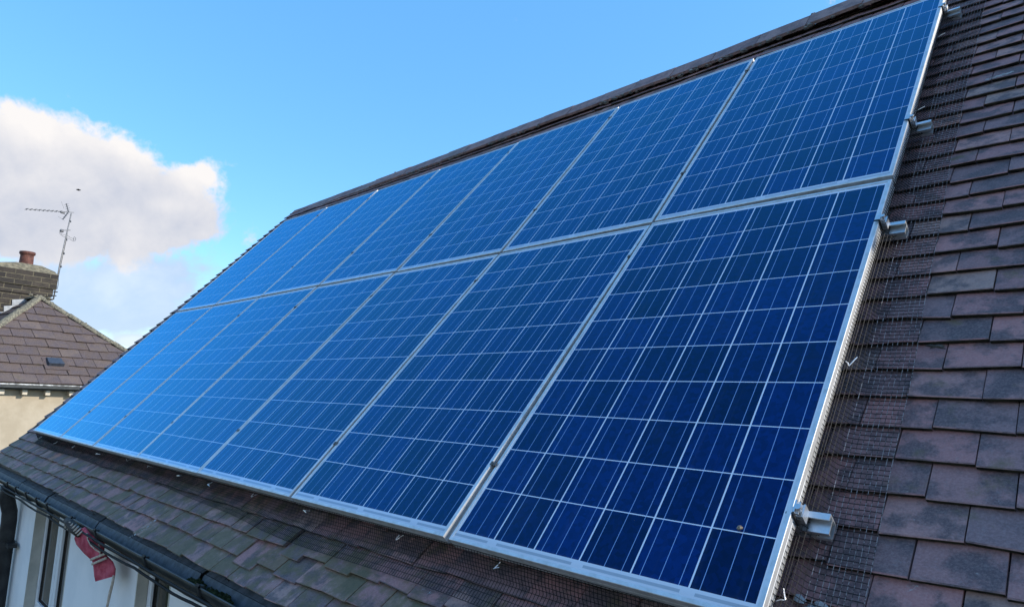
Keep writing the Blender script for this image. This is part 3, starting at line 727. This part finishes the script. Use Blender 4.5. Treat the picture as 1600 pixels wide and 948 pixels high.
tag(wb.build('wire_mesh', [M['mesh'], M['mesh']], origin=rfv(-3.5, -0.07, -0.1)), 'black wire bird mesh along the bottom edge of the panels above the eaves', 'wire mesh', 'bird proofing mesh strips')

# bent wire clips
clip_proto = None
def clip(p, rot, label, cat='clip'):
    global clip_proto
    if clip_proto is None:
        b = MB(); b.tube([(0.000, 0.012, -0.004), (-0.004, 0.0, 0.0), (-0.012, -0.010, 0.002), (-0.013, -0.012, 0.0035), (-0.011, -0.012, 0.0055), (0.004, -0.010, 0.010), (0.020, -0.008, 0.013)], 0.0015, 6)
        clip_proto = b.build('wire_clip', M['steel']); o = clip_proto
    else:
        o = clip_proto.copy(); COL.objects.link(o)
    o.matrix_world = Matrix.Translation(p) @ (RM @ Matrix.Rotation(rot[2], 3, 'Z') @ Matrix.Rotation(rot[0], 3, 'X') @ Matrix.Rotation(rot[1], 3, 'Y')).to_4x4()
    return tag(o, label, cat, 'bent wire clips holding the bird mesh')
BOT = [(65, 683), (89, 691), (117, 697), (155, 709), (203, 718), (236, 729), (283, 743), (331, 755), (400, 773), (482, 798), (628, 838), (781, 882)]
BW = ['leftmost', 'second from left', 'third from left', 'fourth from left', 'fifth from left', 'sixth from left', 'sixth from right', 'fifth from right', 'fourth from right', 'third from right', 'second from right', 'rightmost']
for (px_, py_), w_ in zip(BOT, BW):
    p = CAM + ray(px_, py_) * 1.0
    d = ray(px_, py_); nn = rfv(0, 0, 1) - rfv(0, 0, 0); q = CAM + d * ((-0.048 - nn.dot(CAM)) / nn.dot(d))
    clip(q + (rfv(0, -0.004, 0.004) - rfv(0, 0, 0)), (rng.uniform(-0.5, 0.5), rng.uniform(-0.4, 0.4), rng.uniform(-0.6, 0.3)), 'bent wire clip under the panels\' bottom edge, %s of that row' % w_)
RT_ = [((1220, 935), (0.0, 0.6, 1.9), 'bent wire clip on the right side mesh, lowest, at the photo\'s bottom edge'), ((1327, 566), (0.2, 0.2, 1.0), 'bent wire clip on the right side mesh, midway along the lower panel'),
       ((1436, 172), (0.1, 0.1, 0.3), 'bent wire clip on the right side mesh, just above the second highest rail end'), ((1469, 57), (0.1, 0.1, 0.2), 'bent wire clip on the right side mesh, just below the highest rail end')]
for (px_, py_), rot, lb in RT_:
    d = ray(px_, py_); nn = rfv(0, 0, 1) - rfv(0, 0, 0); q = CAM + d * ((-0.046 - nn.dot(CAM)) / nn.dot(d))
    clip(q, rot, lb)

# small things on the roof
def on_roof(px, py, z=-0.1):
    d = ray(px, py); nn = rfv(0, 0, 1) - rfv(0, 0, 0); return CAM + d * ((z - nn.dot(CAM)) / nn.dot(d))
def back_roof(w): return Vector((w.x, w.y * CT + w.z * ST, -w.y * ST + w.z * CT))
sn = MB(); q = back_roof(on_roof(1156, 825, 0.002))
for i in range(14):
    a = i * 0.75; rr = 0.0045 * (1 - i / 16)
sn.tube([rfv(q.x + 0.0055 * (1 - i / 15) * math.cos(i * 0.7), q.y + 0.0055 * (1 - i / 15) * math.sin(i * 0.7), 0.002 + i * 0.00035) for i in range(15)], [0.0022 + 0.0015 * math.sin(i / 14 * 3.1) for i in range(15)], 7)
tag(sn.build('snail', M['snail'], origin=rfv(q.x, q.y, 0.0), smooth=True), 'tiny brown snail stuck to the glass of the nearest lower panel', 'snail')
lf = MB(); q = back_roof(on_roof(1462, 538, -0.095))
r2 = random.Random(3)
for i in range(5):
    a = r2.uniform(-0.5, 0.5); c = Vector((q.x + r2.uniform(-0.012, 0.012), q.y + r2.uniform(-0.003, 0.003), zroof(q.x, q.y) + 0.006))
    dx, dy = 0.016 * math.cos(a), 0.016 * math.sin(a)
    lf.tube([rfv(c.x - dx, c.y - dy, c.z + r2.uniform(-0.002, 0.003)), rfv(c.x, c.y, c.z + r2.uniform(0, 0.004)), rfv(c.x + dx, c.y + dy, c.z + r2.uniform(-0.003, 0.003))], [0.001, 0.0045, 0.001], 6)
tag(lf.build('dead_leaf', M['bark'], origin=rfv(q.x, q.y, zroof(q.x, q.y))), 'crumpled dark dead leaf lying on the bare tiles right of the mesh', 'leaf')
def smear(px, py, w, h, ang, n, seed, label):
    r3 = random.Random(seed); q = back_roof(on_roof(px, py, -0.1)); b = MB()
    for i in range(n):
        t = (i + 0.5) / n - 0.5 + r3.uniform(-0.04, 0.04); s = r3.uniform(-0.5, 0.5) * h
        cx, cy = q.x + t * w * math.cos(ang) - s * math.sin(ang), q.y + t * w * math.sin(ang) + s * math.cos(ang)
        rr = r3.uniform(0.25, 1.0) * h * 0.5; m = 9
        zz = max(zroof(cx, cy) - ((cy - 0.237) % 0.1048) * 0.115, -1) + 0.0035
        ring = [rfv(cx + rr * (1 + r3.uniform(-0.4, 0.5)) * math.cos(2 * math.pi * j / m) * 1.4, cy + rr * (1 + r3.uniform(-0.4, 0.5)) * math.sin(2 * math.pi * j / m), zz - 0.002) for j in range(m)]
        k = b.add(ring + [rfv(cx, cy, zz + 0.0015)])
        for j in range(m): b.face((k + j, k + (j + 1) % m, k + m))
    tag(b.build('pale_smear', M['dropping'], origin=rfv(q.x, q.y, -0.1)), label, 'bird droppings', 'bird droppings on the roof tiles')
smear(1262, 936, 0.06, 0.022, 0.1, 7, 5, 'pale bluish smear under the mesh at the bottom right panel corner')  # pale bluish patch of thin blobs on the tiles
smear(236, 827, 0.20, 0.010, 1.2, 16, 6, 'thin whitish streak of bird droppings on the tiles just above the gutter')
smear(1562, 118, 0.09, 0.012, 0.15, 22, 8, 'whitish patch of bird droppings on a tile near the top right photo corner')

# moss and debris in the gutter
for px_, py_, sc, lb in ((337, 915, 0.05, 'larger dark moss clump lying in the near end of the gutter'), (302, 893, 0.026, 'smaller dark moss clump in the gutter beside a tray joint')):
    q = at(px_, py_, (0, 1, 0), -0.215); mo = MB(); r4 = random.Random(int(px_))
    for i in range(260):
        c = Vector((q.x + r4.gauss(0, sc * 1.1), -0.203 + r4.gauss(0, 0.011), lip_z(q.x) - 0.024 + r4.gauss(0, 0.004)))
        r_ = r4.uniform(0.003, 0.009); mo.lathe([(0, -r_), (r_ * r4.uniform(0.7, 1.5), -r_ * 0.3), (r_ * r4.uniform(0.5, 1.2), r_ * 0.4), (0, r_ * r4.uniform(0.6, 1.3))], c, 5)
    tag(mo.build('moss_clump', M['moss'], origin=(q.x, -0.205, lip_z(q.x) - 0.05)), lb, 'moss', 'moss clumps in the gutter')

# cables slung under the gutter
def cable(yoff, zoff, sag_, r, label, seed):
    r5 = random.Random(seed); b = MB(); pts = []
    hang = [-7.7, -6.9, -5.9, -4.9, -4.0, -3.05, -2.2, -1.2, 0.0, 1.5, 2.5]
    for a, c in zip(hang, hang[1:]):
        for i in range(8):
            t = i / 8; xx = a + (c - a) * t
            pts.append((xx, yoff + r5.uniform(-0.002, 0.002), lip_z(xx) + zoff - sag_ * 4 * t * (1 - t) * (0.6 + 0.8 * r5.random() * 0.3)))
    b.tube(pts, r, 8)
    tag(b.build('cable', M['cable'], origin=pts[20], smooth=True), label, 'cable', 'cables under the gutter')
cable(-0.262, -0.035, 0.004, 0.006, 'thick black cable clipped along the outer face of the gutter', 1)
cable(-0.245, -0.072, 0.014, 0.0065, 'slack black cable drooping lowest in loops under the gutter', 2)
cable(-0.230, -0.062, 0.004, 0.005, 'thin black cable tucked close below the gutter', 3)

# pink cloth tied to the gutter with twine
cn = Vector((-0.25, 1, 0)).normalized(); cc_ = cn.dot(Vector((-4.05, -0.27, 0)))
def cp(px, py, off=0.0):
    d = ray(px, py); return CAM + d * ((cc_ - off - cn.dot(CAM)) / cn.dot(d))
cl = thing('cloth', 'pink red cloth bound with beige twine hanging from the gutter', 'cloth', cp(128, 822))
def sheet(rows, thick, name, m, parent, fold=0.012, seed=1):
    r6 = random.Random(seed); b = MB(); n = 9; ks = []; kb = []
    rr = []
    for a, c in zip(rows, rows[1:]):
        for s in range(4): rr.append(tuple(a[i] + (c[i] - a[i]) * s / 4 for i in range(4)))
    rr.append(rows[-1])
    for ri, (xa, ya, xb, yb) in enumerate(rr):
        F = []; Bk = []
        for j in range(n):
            t = j / (n - 1); bulge = math.sin(math.pi * t)
            off = bulge * thick + fold * math.sin(t * 9 + ri * 0.55) * (0.4 + 0.6 * bulge)
            F.append(cp(xa + (xb - xa) * t, ya + (yb - ya) * t, off)); Bk.append(cp(xa + (xb - xa) * t, ya + (yb - ya) * t, -0.006 - bulge * thick * 0.6))
        ks.append(b.add(F)); kb.append(b.add(Bk))
    for a, c in zip(ks, ks[1:]):
        for j in range(n - 1): b.face((a + j, c + j, c + j + 1, a + j + 1))
    for a, c in zip(kb, kb[1:]):
        for j in range(n - 1): b.face((a + j, a + j + 1, c + j + 1, c + j))
    for a, c, d_, e in zip(ks, ks[1:], kb, kb[1:]):
        b.face((a, d_, e, c)); b.face((a + n - 1, c + n - 1, e + n - 1, d_ + n - 1))
    for a, d_ in ((ks[0], kb[0]), (ks[-1], kb[-1])):
        for j in range(n - 1): b.face((a + j, a + j + 1, d_ + j + 1, d_ + j))
    return b.build(name, m, parent, smooth=True)
sheet([(119, 829, 134, 822), (116, 841, 146, 829), (119, 850, 160, 838), (131, 864, 163, 856), (141, 873, 164, 864)], 0.02, 'gathered_cloth', M['cloth'], cl, 0.014)
sheet([(143, 873, 165, 864), (145, 880, 168, 868), (146, 888, 177, 877), (147, 899, 181, 888), (149, 908, 180, 899)], 0.012, 'loose_end', M['cloth'], cl, 0.006, 2)
sheet([(152, 838, 164, 838), (155, 850, 164, 850), (158, 858, 163, 862)], 0.01, 'torn_flap', M['cloth'], cl, 0.006, 3)
tw = MB()
for (a, b_) in (((142, 873), (166, 863)), ((144, 880), (167, 870))):
    for s_ in (0, 1.5):
        tw.tube([cp(a[0] + (b_[0] - a[0]) * t / 6, a[1] + s_ + (b_[1] - a[1]) * t / 6, 0.022 + 0.016 * math.sin(math.pi * t / 6)) for t in range(7)], 0.0042, 6)
tw.tube([cp(*p, 0.035) for p in ((136, 832), (137, 842), (141, 850), (149, 858), (156, 862), (157, 868))], 0.004, 6)
tw.tube([cp(*p, 0.03) for p in ((154, 845), (155, 853), (157, 862))], 0.004, 6)
for i in range(6):
    x0, y0 = 103 + i * 3.6, 815 + i * 3.0
    tw.tube([cp(x0 - 1, y0 + 9 - i * 0.6, 0.01), cp(x0 + 2, y0 + 5, 0.03), cp(x0 + 6, y0 + 1, 0.028), cp(x0 + 9, y0 - 2, 0.0)], 0.0055, 6)
tw.build('twine', M['twine'], cl, smooth=True)
wr2 = MB(); wr2.tube([cp(*p, 0.012) for p in ((104, 812), (110, 818), (117, 827), (124, 834))], [0.018, 0.026, 0.026, 0.02], 10); wr2.build('wrapped_end', M['twine2'] if 'twine2' in M else M['bark'], cl, smooth=True)
tl = MB(); tl.tube([cp(*p) for p in ((178, 898), (176, 910), (172, 925), (169, 940), (166, 955))], [0.006, 0.0075, 0.008, 0.007, 0.006], 8); tl.build('cord_tail', M['twine'], cl, smooth=True)

# ------------------------------------------------------------------ neighbouring house
NN = Vector((0.98963, 0.14362, 0)); ND = Vector((-0.14362, 0.98963, 0)); UZ = Vector((0, 0, 1))
EM = Vector((-12.92631, 1.52284, 0.49026)); HH, RH = 1.99292, 1.63034
KN = 1.65
def nb(s, b, z): return CAM + (EM + ND * s - NN * b + UZ * z - CAM) * KN            # s along the eave, b back from it, z up from it
nh = thing('house', 'cream rendered neighbouring house with a hipped grey slate roof and brick chimney', 'house', nb(0, 3, -4.1))
w = MB()
def nbox(mb, s0, s1, b0, b1, z0, z1, **kw):
    mb.hexa([nb(s0, b0, z0), nb(s1, b0, z0), nb(s1, b1, z0), nb(s0, b1, z0), nb(s0, b0, z1), nb(s1, b0, z1), nb(s1, b1, z1), nb(s0, b1, z1)], **kw)
nbox(w, -1.86, 1.86, 0.14, 7.0, -4.1, -0.02); nw = w.build('wall', M['cream'], nh)
w = MB(); nbox(w, -1.87, 1.87, 0.10, 0.137, -1.38, -1.30); w.build('string_course', M['stone_line'], nw)
rf2 = MB(); SL = math.hypot(HH, RH); cS, sS = HH / SL, RH / SL
def fs(s, r, h): return nb(s, r * cS - h * sS, r * sS + h * cS)
GA = SL / 10.15; rng2 = random.Random(5)
def slates(place, lim, rows, sw=0.335):
    for i in range(rows):
        r0 = i * GA - 0.05; r1 = r0 + GA * 1.35
        a0, b0 = lim(r0); a1, b1 = lim(r1); ph = (0.0 if i % 2 else sw / 2) + rng2.uniform(-0.01, 0.01)
        n = int(math.floor((a0 - ph) / sw)) - 1
        while ph + n * sw < b0:
            xa, xb = ph + n * sw + 0.003 + abs(rng2.gauss(0, 0.003)), ph + (n + 1) * sw - 0.003; n += 1
            if xb <= a0 or xa >= b0: continue
            lo = (max(xa, a0), min(xb, b0)); hi = (min(max(xa, a1), max(xb, a1), b1), max(min(xb, b1), min(max(xa, a1), b1)))
            dr = rng2.gauss(0, 0.010); li = abs(rng2.gauss(0, 0.006)); th = 0.016
            z0, z1 = 0.020 + li, -0.006
            top = [place(lo[0], r0 + dr, z0), place(lo[1], r0 + dr, z0 + rng2.gauss(0, 0.002)), place(hi[1], r1, z1), place(hi[0], r1, z1)]
            bot = [place(lo[0], r0 + dr, z0 - th), place(lo[1], r0 + dr, z0 - th), place(hi[1], r1, z1 - th), place(hi[0], r1, z1 - th)]
            rf2.hexa(bot + top, tint=rng2.random(), wear=0.15)
slates(fs, lambda r: (-HH * (1 - r / SL), HH * (1 - r / SL)), 10)
# side slopes behind the two hips and the ridge running back
for sgn in (-1, 1):
    def side(u, r, h, sgn=sgn): return nb(sgn * (HH - r * cS + h * sS), u, r * sS + h * cS)
    for i in range(10):
        r0 = i * GA - 0.05; r1 = r0 + GA * 1.3; u0, u1 = max(r0, 0) * cS, r1 * cS
        t = rng2.random(); z0, z1, th = 0.018, -0.006, 0.016
        p = [side(u0, r0, z0 - th), side(7.2, r0, z0 - th), side(7.2, r1, z1 - th), side(u1, r1, z1 - th), side(u0, r0, z0), side(7.2, r0, z0), side(7.2, r1, z1), side(u1, r1, z1)]
        if sgn < 0: p = [p[1], p[0], p[3], p[2], p[5], p[4], p[7], p[6]]
        rf2.hexa(p, tint=t, wear=0.15)
nr = rf2.build('roof', M['slate'], nh)
hp = MB()
def hipline(A, B, L_=0.36 * KN):
    d = (B - A); n = int(d.length / L_)
    for i in range(n + 1):
        a = A + d * (i / (n + 1)); b = A + d * ((i + 0.985) / (n + 1)); lift = UZ * (0.012 + rng2.uniform(-0.008, 0.008))
        pr_ = [(0.125 * math.cos(t), 0.095 * math.sin(t) - 0.028) for t in [math.pi * q / 8 for q in range(9)]]
        hp.extrude(pr_, a + lift, b + lift * 1.4 + UZ * 0.006)
    for i in range(int(d.length / 0.085)):
        c = A + d * rng2.random() + ND * rng2.uniform(-0.12, 0.12) + UZ * rng2.uniform(-0.05, 0.045); r_ = rng2.uniform(0.015, 0.04)
        hp.lathe([(0, -r_), (r_ * 1.4, -r_ * 0.3), (r_, r_ * 0.5), (0, r_ * 0.8)], c, 7)
AX = nb(0, HH, RH)
hipline(nb(-HH - 0.03, -0.03, -0.02), AX); hipline(nb(HH + 0.03, -0.03, -0.02), AX); hipline(AX, nb(0, 7.0, RH))
for i in range(30):
    c = AX + Vector((rng2.gauss(0, 0.07), rng2.gauss(0, 0.10), rng2.gauss(0.0, 0.04))); r_ = rng2.uniform(0.025, 0.06); hp.lathe([(0, -r_), (r_ * 1.3, -r_ * 0.3), (r_, r_ * 0.5), (0, r_ * 0.8)], c, 7)
hp.build('hip_tiles', M['hip'], nr)
def unk(p): return CAM + (p - CAM) / KN
# roof vent
fn = (fs(0, 0, 1) - fs(0, 0, 0)) / KN; fc = fn.dot(fs(0, 0, 0.03))
v0 = unk(at(86, 566, fn, fc)); vv = MB(); sv = (v0 - unk(fs(0, 0, 0))).dot(ND); rvv = (v0 - unk(fs(0, 0, 0))).dot((fs(0, 1, 0) - fs(0, 0, 0)) / KN)
vv.hexa([fs(sv - 0.12, rvv - 0.10, 0.02), fs(sv + 0.12, rvv - 0.10, 0.02), fs(sv + 0.12, rvv + 0.12, 0.02), fs(sv - 0.12, rvv + 0.12, 0.02), fs(sv - 0.12, rvv - 0.09, 0.08), fs(sv + 0.12, rvv - 0.09, 0.08), fs(sv + 0.11, rvv + 0.11, 0.05), fs(sv - 0.11, rvv + 0.11, 0.05)])
vo = vv.build('roof_vent', M['vent'], nr)
vf = MB(); vf.hexa([fs(sv - 0.18, rvv - 0.19, 0.012), fs(sv + 0.20, rvv - 0.19, 0.012), fs(sv + 0.20, rvv + 0.13, 0.012), fs(sv - 0.18, rvv + 0.13, 0.012), fs(sv - 0.18, rvv - 0.19, 0.026), fs(sv + 0.20, rvv - 0.19, 0.026), fs(sv + 0.20, rvv + 0.13, 0.022), fs(sv - 0.18, rvv + 0.13, 0.022)]); vf.build('vent_flange', M['terracotta2'] if 'terracotta2' in M else M['slate'], nr)
# gutter and the small eave brackets
gm = MB(); nbox(gm, -2.0, 2.0, -0.085, -0.05, -0.056, -0.036); ngo = gm.build('gutter_rim', M['white_gutter'], nh)
gm = MB(); nbox(gm, -2.0, 2.0, -0.080, 0.02, -0.105, -0.064); nbox(gm, -1.98, 1.98, 0.02, 0.13, -0.135, -0.066); gm.build('gutter', M['dark_gutter'], nh)
wn_ = NN; wc = NN.dot(nb(0, 0.13, 0))
for px_ in (-36, 1, 37, 73, 110, 146, 183):
    q = unk(at(px_, 602, wn_, wc)); s_ = (q - EM).dot(ND)
    if abs(s_) > 1.8: continue
    e = MB(); nbox(e, s_ - 0.035, s_ + 0.035, 0.03, 0.138, -0.215, -0.137); e.build('eave_bracket', M['cream2'] if 'cream2' in M else M['stone_line'], nw)
# chimney
CB = HH + 0.55; ccn = NN.dot(nb(0, CB, 0))
def cpx(px, py, off=0.0): return at(px, py, NN, ccn + off)
tr_ = unk(cpx(90, 430)); s1 = (tr_ - EM).dot(ND); zt = (tr_ - EM).z
s0 = s1 - 1.6
ch = MB()
def cbox(a, b, f0, f1, z0, z1):
    k = len(ch.f); nbox(ch, a, b, f0, f1, z0, z1)
    for i in range(k, len(ch.f)):
        pts = [unk(Vector(ch.v[q])) - EM for q in ch.f[i]]
        nrm = (pts[1] - pts[0]).cross(pts[2] - pts[1])
        if abs(nrm.z) > max(abs(nrm.dot(NN)), abs(nrm.dot(ND))): ch.uv[i] = [(p.dot(ND), p.dot(NN)) for p in pts]
        elif abs(nrm.dot(NN)) > abs(nrm.dot(ND)): ch.uv[i] = [(p.dot(ND), p.z) for p in pts]
        else: ch.uv[i] = [(p.dot(NN), p.z) for p in pts]
cbox(s0 + 0.05, s1 - 0.07, CB, CB + 0.75, -1.0, zt - 0.46); cbox(s0 + 0.03, s1 - 0.045, CB - 0.025, CB + 0.775, zt - 0.46, zt - 0.30); cbox(s0, s1, CB - 0.05, CB + 0.80, zt - 0.30, zt)
for zz in (zt - 0.52, zt - 0.66, zt - 0.585): cbox(s1 - 0.069, s1 - 0.015, CB + 0.02, CB + 0.4, zz, zz + 0.03)
cho = ch.build('chimney', M['brick'], nh)
pc_ = unk(cpx(45, 410, -0.38)); sp_ = (pc_ - EM).dot(ND)
fl = MB(); pz = zt + 0.17
top4 = [nb(sp_ - 0.22, CB + 0.2, pz), nb(sp_ + 0.22, CB + 0.2, pz), nb(sp_ + 0.22, CB + 0.55, pz), nb(sp_ - 0.22, CB + 0.55, pz)]
mid4 = [nb(sp_ - 0.55, CB + 0.05, zt + 0.09), nb(sp_ + 0.42, CB + 0.05, zt + 0.07), nb(sp_ + 0.42, CB + 0.7, zt + 0.07), nb(sp_ - 0.55, CB + 0.7, zt + 0.09)]
bot4 = [nb(s0 + 0.01, CB - 0.04, zt + 0.001), nb(s1 - 0.01, CB - 0.04, zt + 0.001), nb(s1 - 0.01, CB + 0.79, zt + 0.001), nb(s0 + 0.01, CB + 0.79, zt + 0.001)]
k = fl.add(bot4 + mid4 + top4)
for a in (0, 4):
    for j in range(4): fl.face((k + a + j, k + a + (j + 1) % 4, k + a + 4 + (j + 1) % 4, k + a + 4 + j))
fl.face((k + 8, k + 9, k + 10, k + 11)); fl.build('mortar_cap', M['flaunch'], cho)
pb = MB(); c = nb(sp_, CB + 0.375, pz - 0.02)
pb.lathe([(r_ * KN, z_ * KN) for r_, z_ in ((0.125, 0.0), (0.122, 0.05), (0.115, 0.20), (0.122, 0.225), (0.138, 0.235), (0.140, 0.275), (0.132, 0.285), (0.10, 0.285), (0.098, 0.2), (0.0, 0.19))], c, 28); pb.build('chimney_pot', M['terracotta'], cho, smooth=False)
ld = MB(); LP = [(-40, 515), (-40, 488), (6, 487), (6, 478), (19, 477), (19, 468), (42, 467), (42, 472), (20, 482), (0, 493), (-20, 506)]
k = ld.add([cpx(*p, 0.03) for p in LP] + [cpx(*p, 0.006) for p in LP]); n = len(LP); ld.face([k + i for i in range(n)]); ld.face([k + n + n - 1 - i for i in range(n)])
for i in range(n): ld.face((k + i, k + n + i, k + n + (i + 1) % n, k + (i + 1) % n))
ld.build('flashing', M['lead'], cho)

# television aerial on the chimney
def ap(px, py, off=0.06): return cpx(px, py, off - 0.35)
ae = thing('tv_aerial', 'leaning grey television aerial strapped to the neighbouring brick chimney', 'aerial', ap(84, 468))
mm_ = MB(); mm_.tube([ap(83.5, 468), ap(93, 415), ap(111.5, 333)], 0.020, 8); mst = mm_.build('mast', M['mast'], ae, smooth=True)
for (x, y) in ((89, 437), (95, 416.5), (99.5, 396), (103.5, 374.5), (109.5, 346)):
    br_ = MB(); br_.tube([ap(x, y - 1.5), ap(x + 0.5, y + 1.5)], 0.032, 8); br_.build('clamp', M['aerial'], mst)
for (x, y) in ((84, 456), (82, 462)):
    br_ = MB(); br_.tube([ap(x, y, 0.0), ap(x + 6, y, 0.1)], 0.02, 6); br_.build('wall_bracket', M['aerial'], mst)
bm_ = MB(); b0, b1 = ap(40, 326.5), ap(115.5, 332); bm_.tube([b0, b1], 0.011, 6)
vd = NN
for i in range(9):
    p = b0 + (b1 - b0) * (0.02 + i * 0.086); bm_.tube([p - vd * 0.16, p + vd * 0.16], 0.007, 5); bm_.tube([p - UZ * 0.035, p + UZ * 0.02], 0.013, 6)
bm_.build('yagi_boom', M['aerial'], ae)
rfl = MB()
for a, b in (((103.5, 318), (107, 331)), ((107, 331), (98, 343))):
    A_, B_ = ap(*a), ap(*b); rfl.tube([A_, B_], 0.018, 6)
    for t in (0.1, 0.35, 0.6, 0.85): q = A_ + (B_ - A_) * t; rfl.tube([q - vd * 0.18, q + vd * 0.18], 0.004, 5)
for a, b in (((96, 315), (100, 326)), ((91, 338), (101, 345))): rfl.tube([ap(*a), ap(*b)], 0.004, 5)
rfl.tube([ap(95, 331.5), ap(101, 333)], [0.035, 0.035], 8); rfl.build('reflector', M['aerial'], ae)
lo_ = MB(); lo_.tube([ap(93, 360), ap(110, 359.5)], 0.014, 6); lo_.tube([ap(94.5, 360), ap(99, 361)], 0.05, 8)
for a in ((96, 364, 99, 369), (112, 372, 118.5, 377)):
    cx_, cy_ = (a[0] + a[2]) / 2, (a[1] + a[3]) / 2
lp = [ap(93, 362), ap(94, 365.5), ap(98, 369), ap(104, 371), ap(110, 374), ap(115, 377), ap(118, 375.5), ap(118.5, 372), ap(116, 370), ap(114.5, 373), ap(115, 376)]
lo_.tube(lp, 0.008, 5); lo_.tube([ap(93, 360), ap(97, 366), ap(104, 367), ap(110, 371), ap(117, 374)], 0.008, 5)
lo_.build('loop_antenna', M['aerial'], ae)
cb_ = MB(); cb_.tube([ap(111, 336), ap(106.8, 356), ap(102.5, 380), ap(97, 405), ap(91.5, 432), ap(91, 445), ap(89, 452)], 0.008, 6); cb_.build('lead_wire', M['cable'], ae)

# far roof peeping over the eaves, and a bird
fd = ray(200, 541); fp = CAM + fd * (48 / fd.length); fh = thing('house', 'distant brick house with an orange brown roof glimpsed past the hip', 'house', (fp.x, fp.y, -5.4))
b = MB(); x0, y0 = fp.x, fp.y; zt2 = fp.z; b.box((x0 - 9, y0 - 5.6, -5.4), (x0 - 1.2, y0 + 5.0, zt2 - 3.0)); b.build('wall', M['far_wall'], fh)
b = MB(); k = b.add([(x0 - 0.8, y0 - 6, zt2 - 3.1), (x0 - 0.8, y0 + 5.4, zt2 - 3.1), (x0 - 5, y0 + 5.4, zt2 + 0.15), (x0 - 5, y0 - 6, zt2 + 0.15), (x0 - 9.4, y0 + 5.4, zt2 - 3.1), (x0 - 9.4, y0 - 6, zt2 - 3.1)])
b.face((k, k + 1, k + 2, k + 3)); b.face((k + 3, k + 2, k + 4, k + 5)); b.face((k, k + 3, k + 5)); b.face((k + 1, k + 4, k + 2)); b.face((k, k + 5, k + 4, k + 1)); b.build('roof', M['far_tile'], fh)
bdir = ray(123, 297).normalized(); bp = CAM + bdir * 45; bd = MB(); sr = bdir.cross(UZ).normalized()
bd.tube([bp - sr * 0.13, bp - sr * 0.09 + UZ * 0.01, bp, bp + sr * 0.07 + UZ * 0.015, bp + sr * 0.11 + UZ * 0.012], [0.008, 0.03, 0.045, 0.03, 0.006], 8)
bird = bd.build('bird', M['bird'], origin=bp, smooth=True); tag(bird, 'small dark bird flying in front of the cloud above the aerial', 'bird')
wg = MB()
for q in (-1, 1):
    pts = [bp + sr * 0.03, bp - sr * 0.04, bp - sr * 0.06 + bdir * q * 0.2 + UZ * 0.05, bp + sr * 0.0 + bdir * q * 0.21 + UZ * 0.055]
    k = wg.add([p + UZ * 0.008 for p in pts] + [p for p in pts]); wg.face((k, k + 1, k + 2, k + 3)); wg.face((k + 7, k + 6, k + 5, k + 4))
    for i in range(4): wg.face((k + i, k + 4 + i, k + 4 + (i + 1) % 4, k + (i + 1) % 4))
wg.build('wing', M['bird'], bird)
for o in bpy.data.objects:
    if '_o' in o: del o['_o']
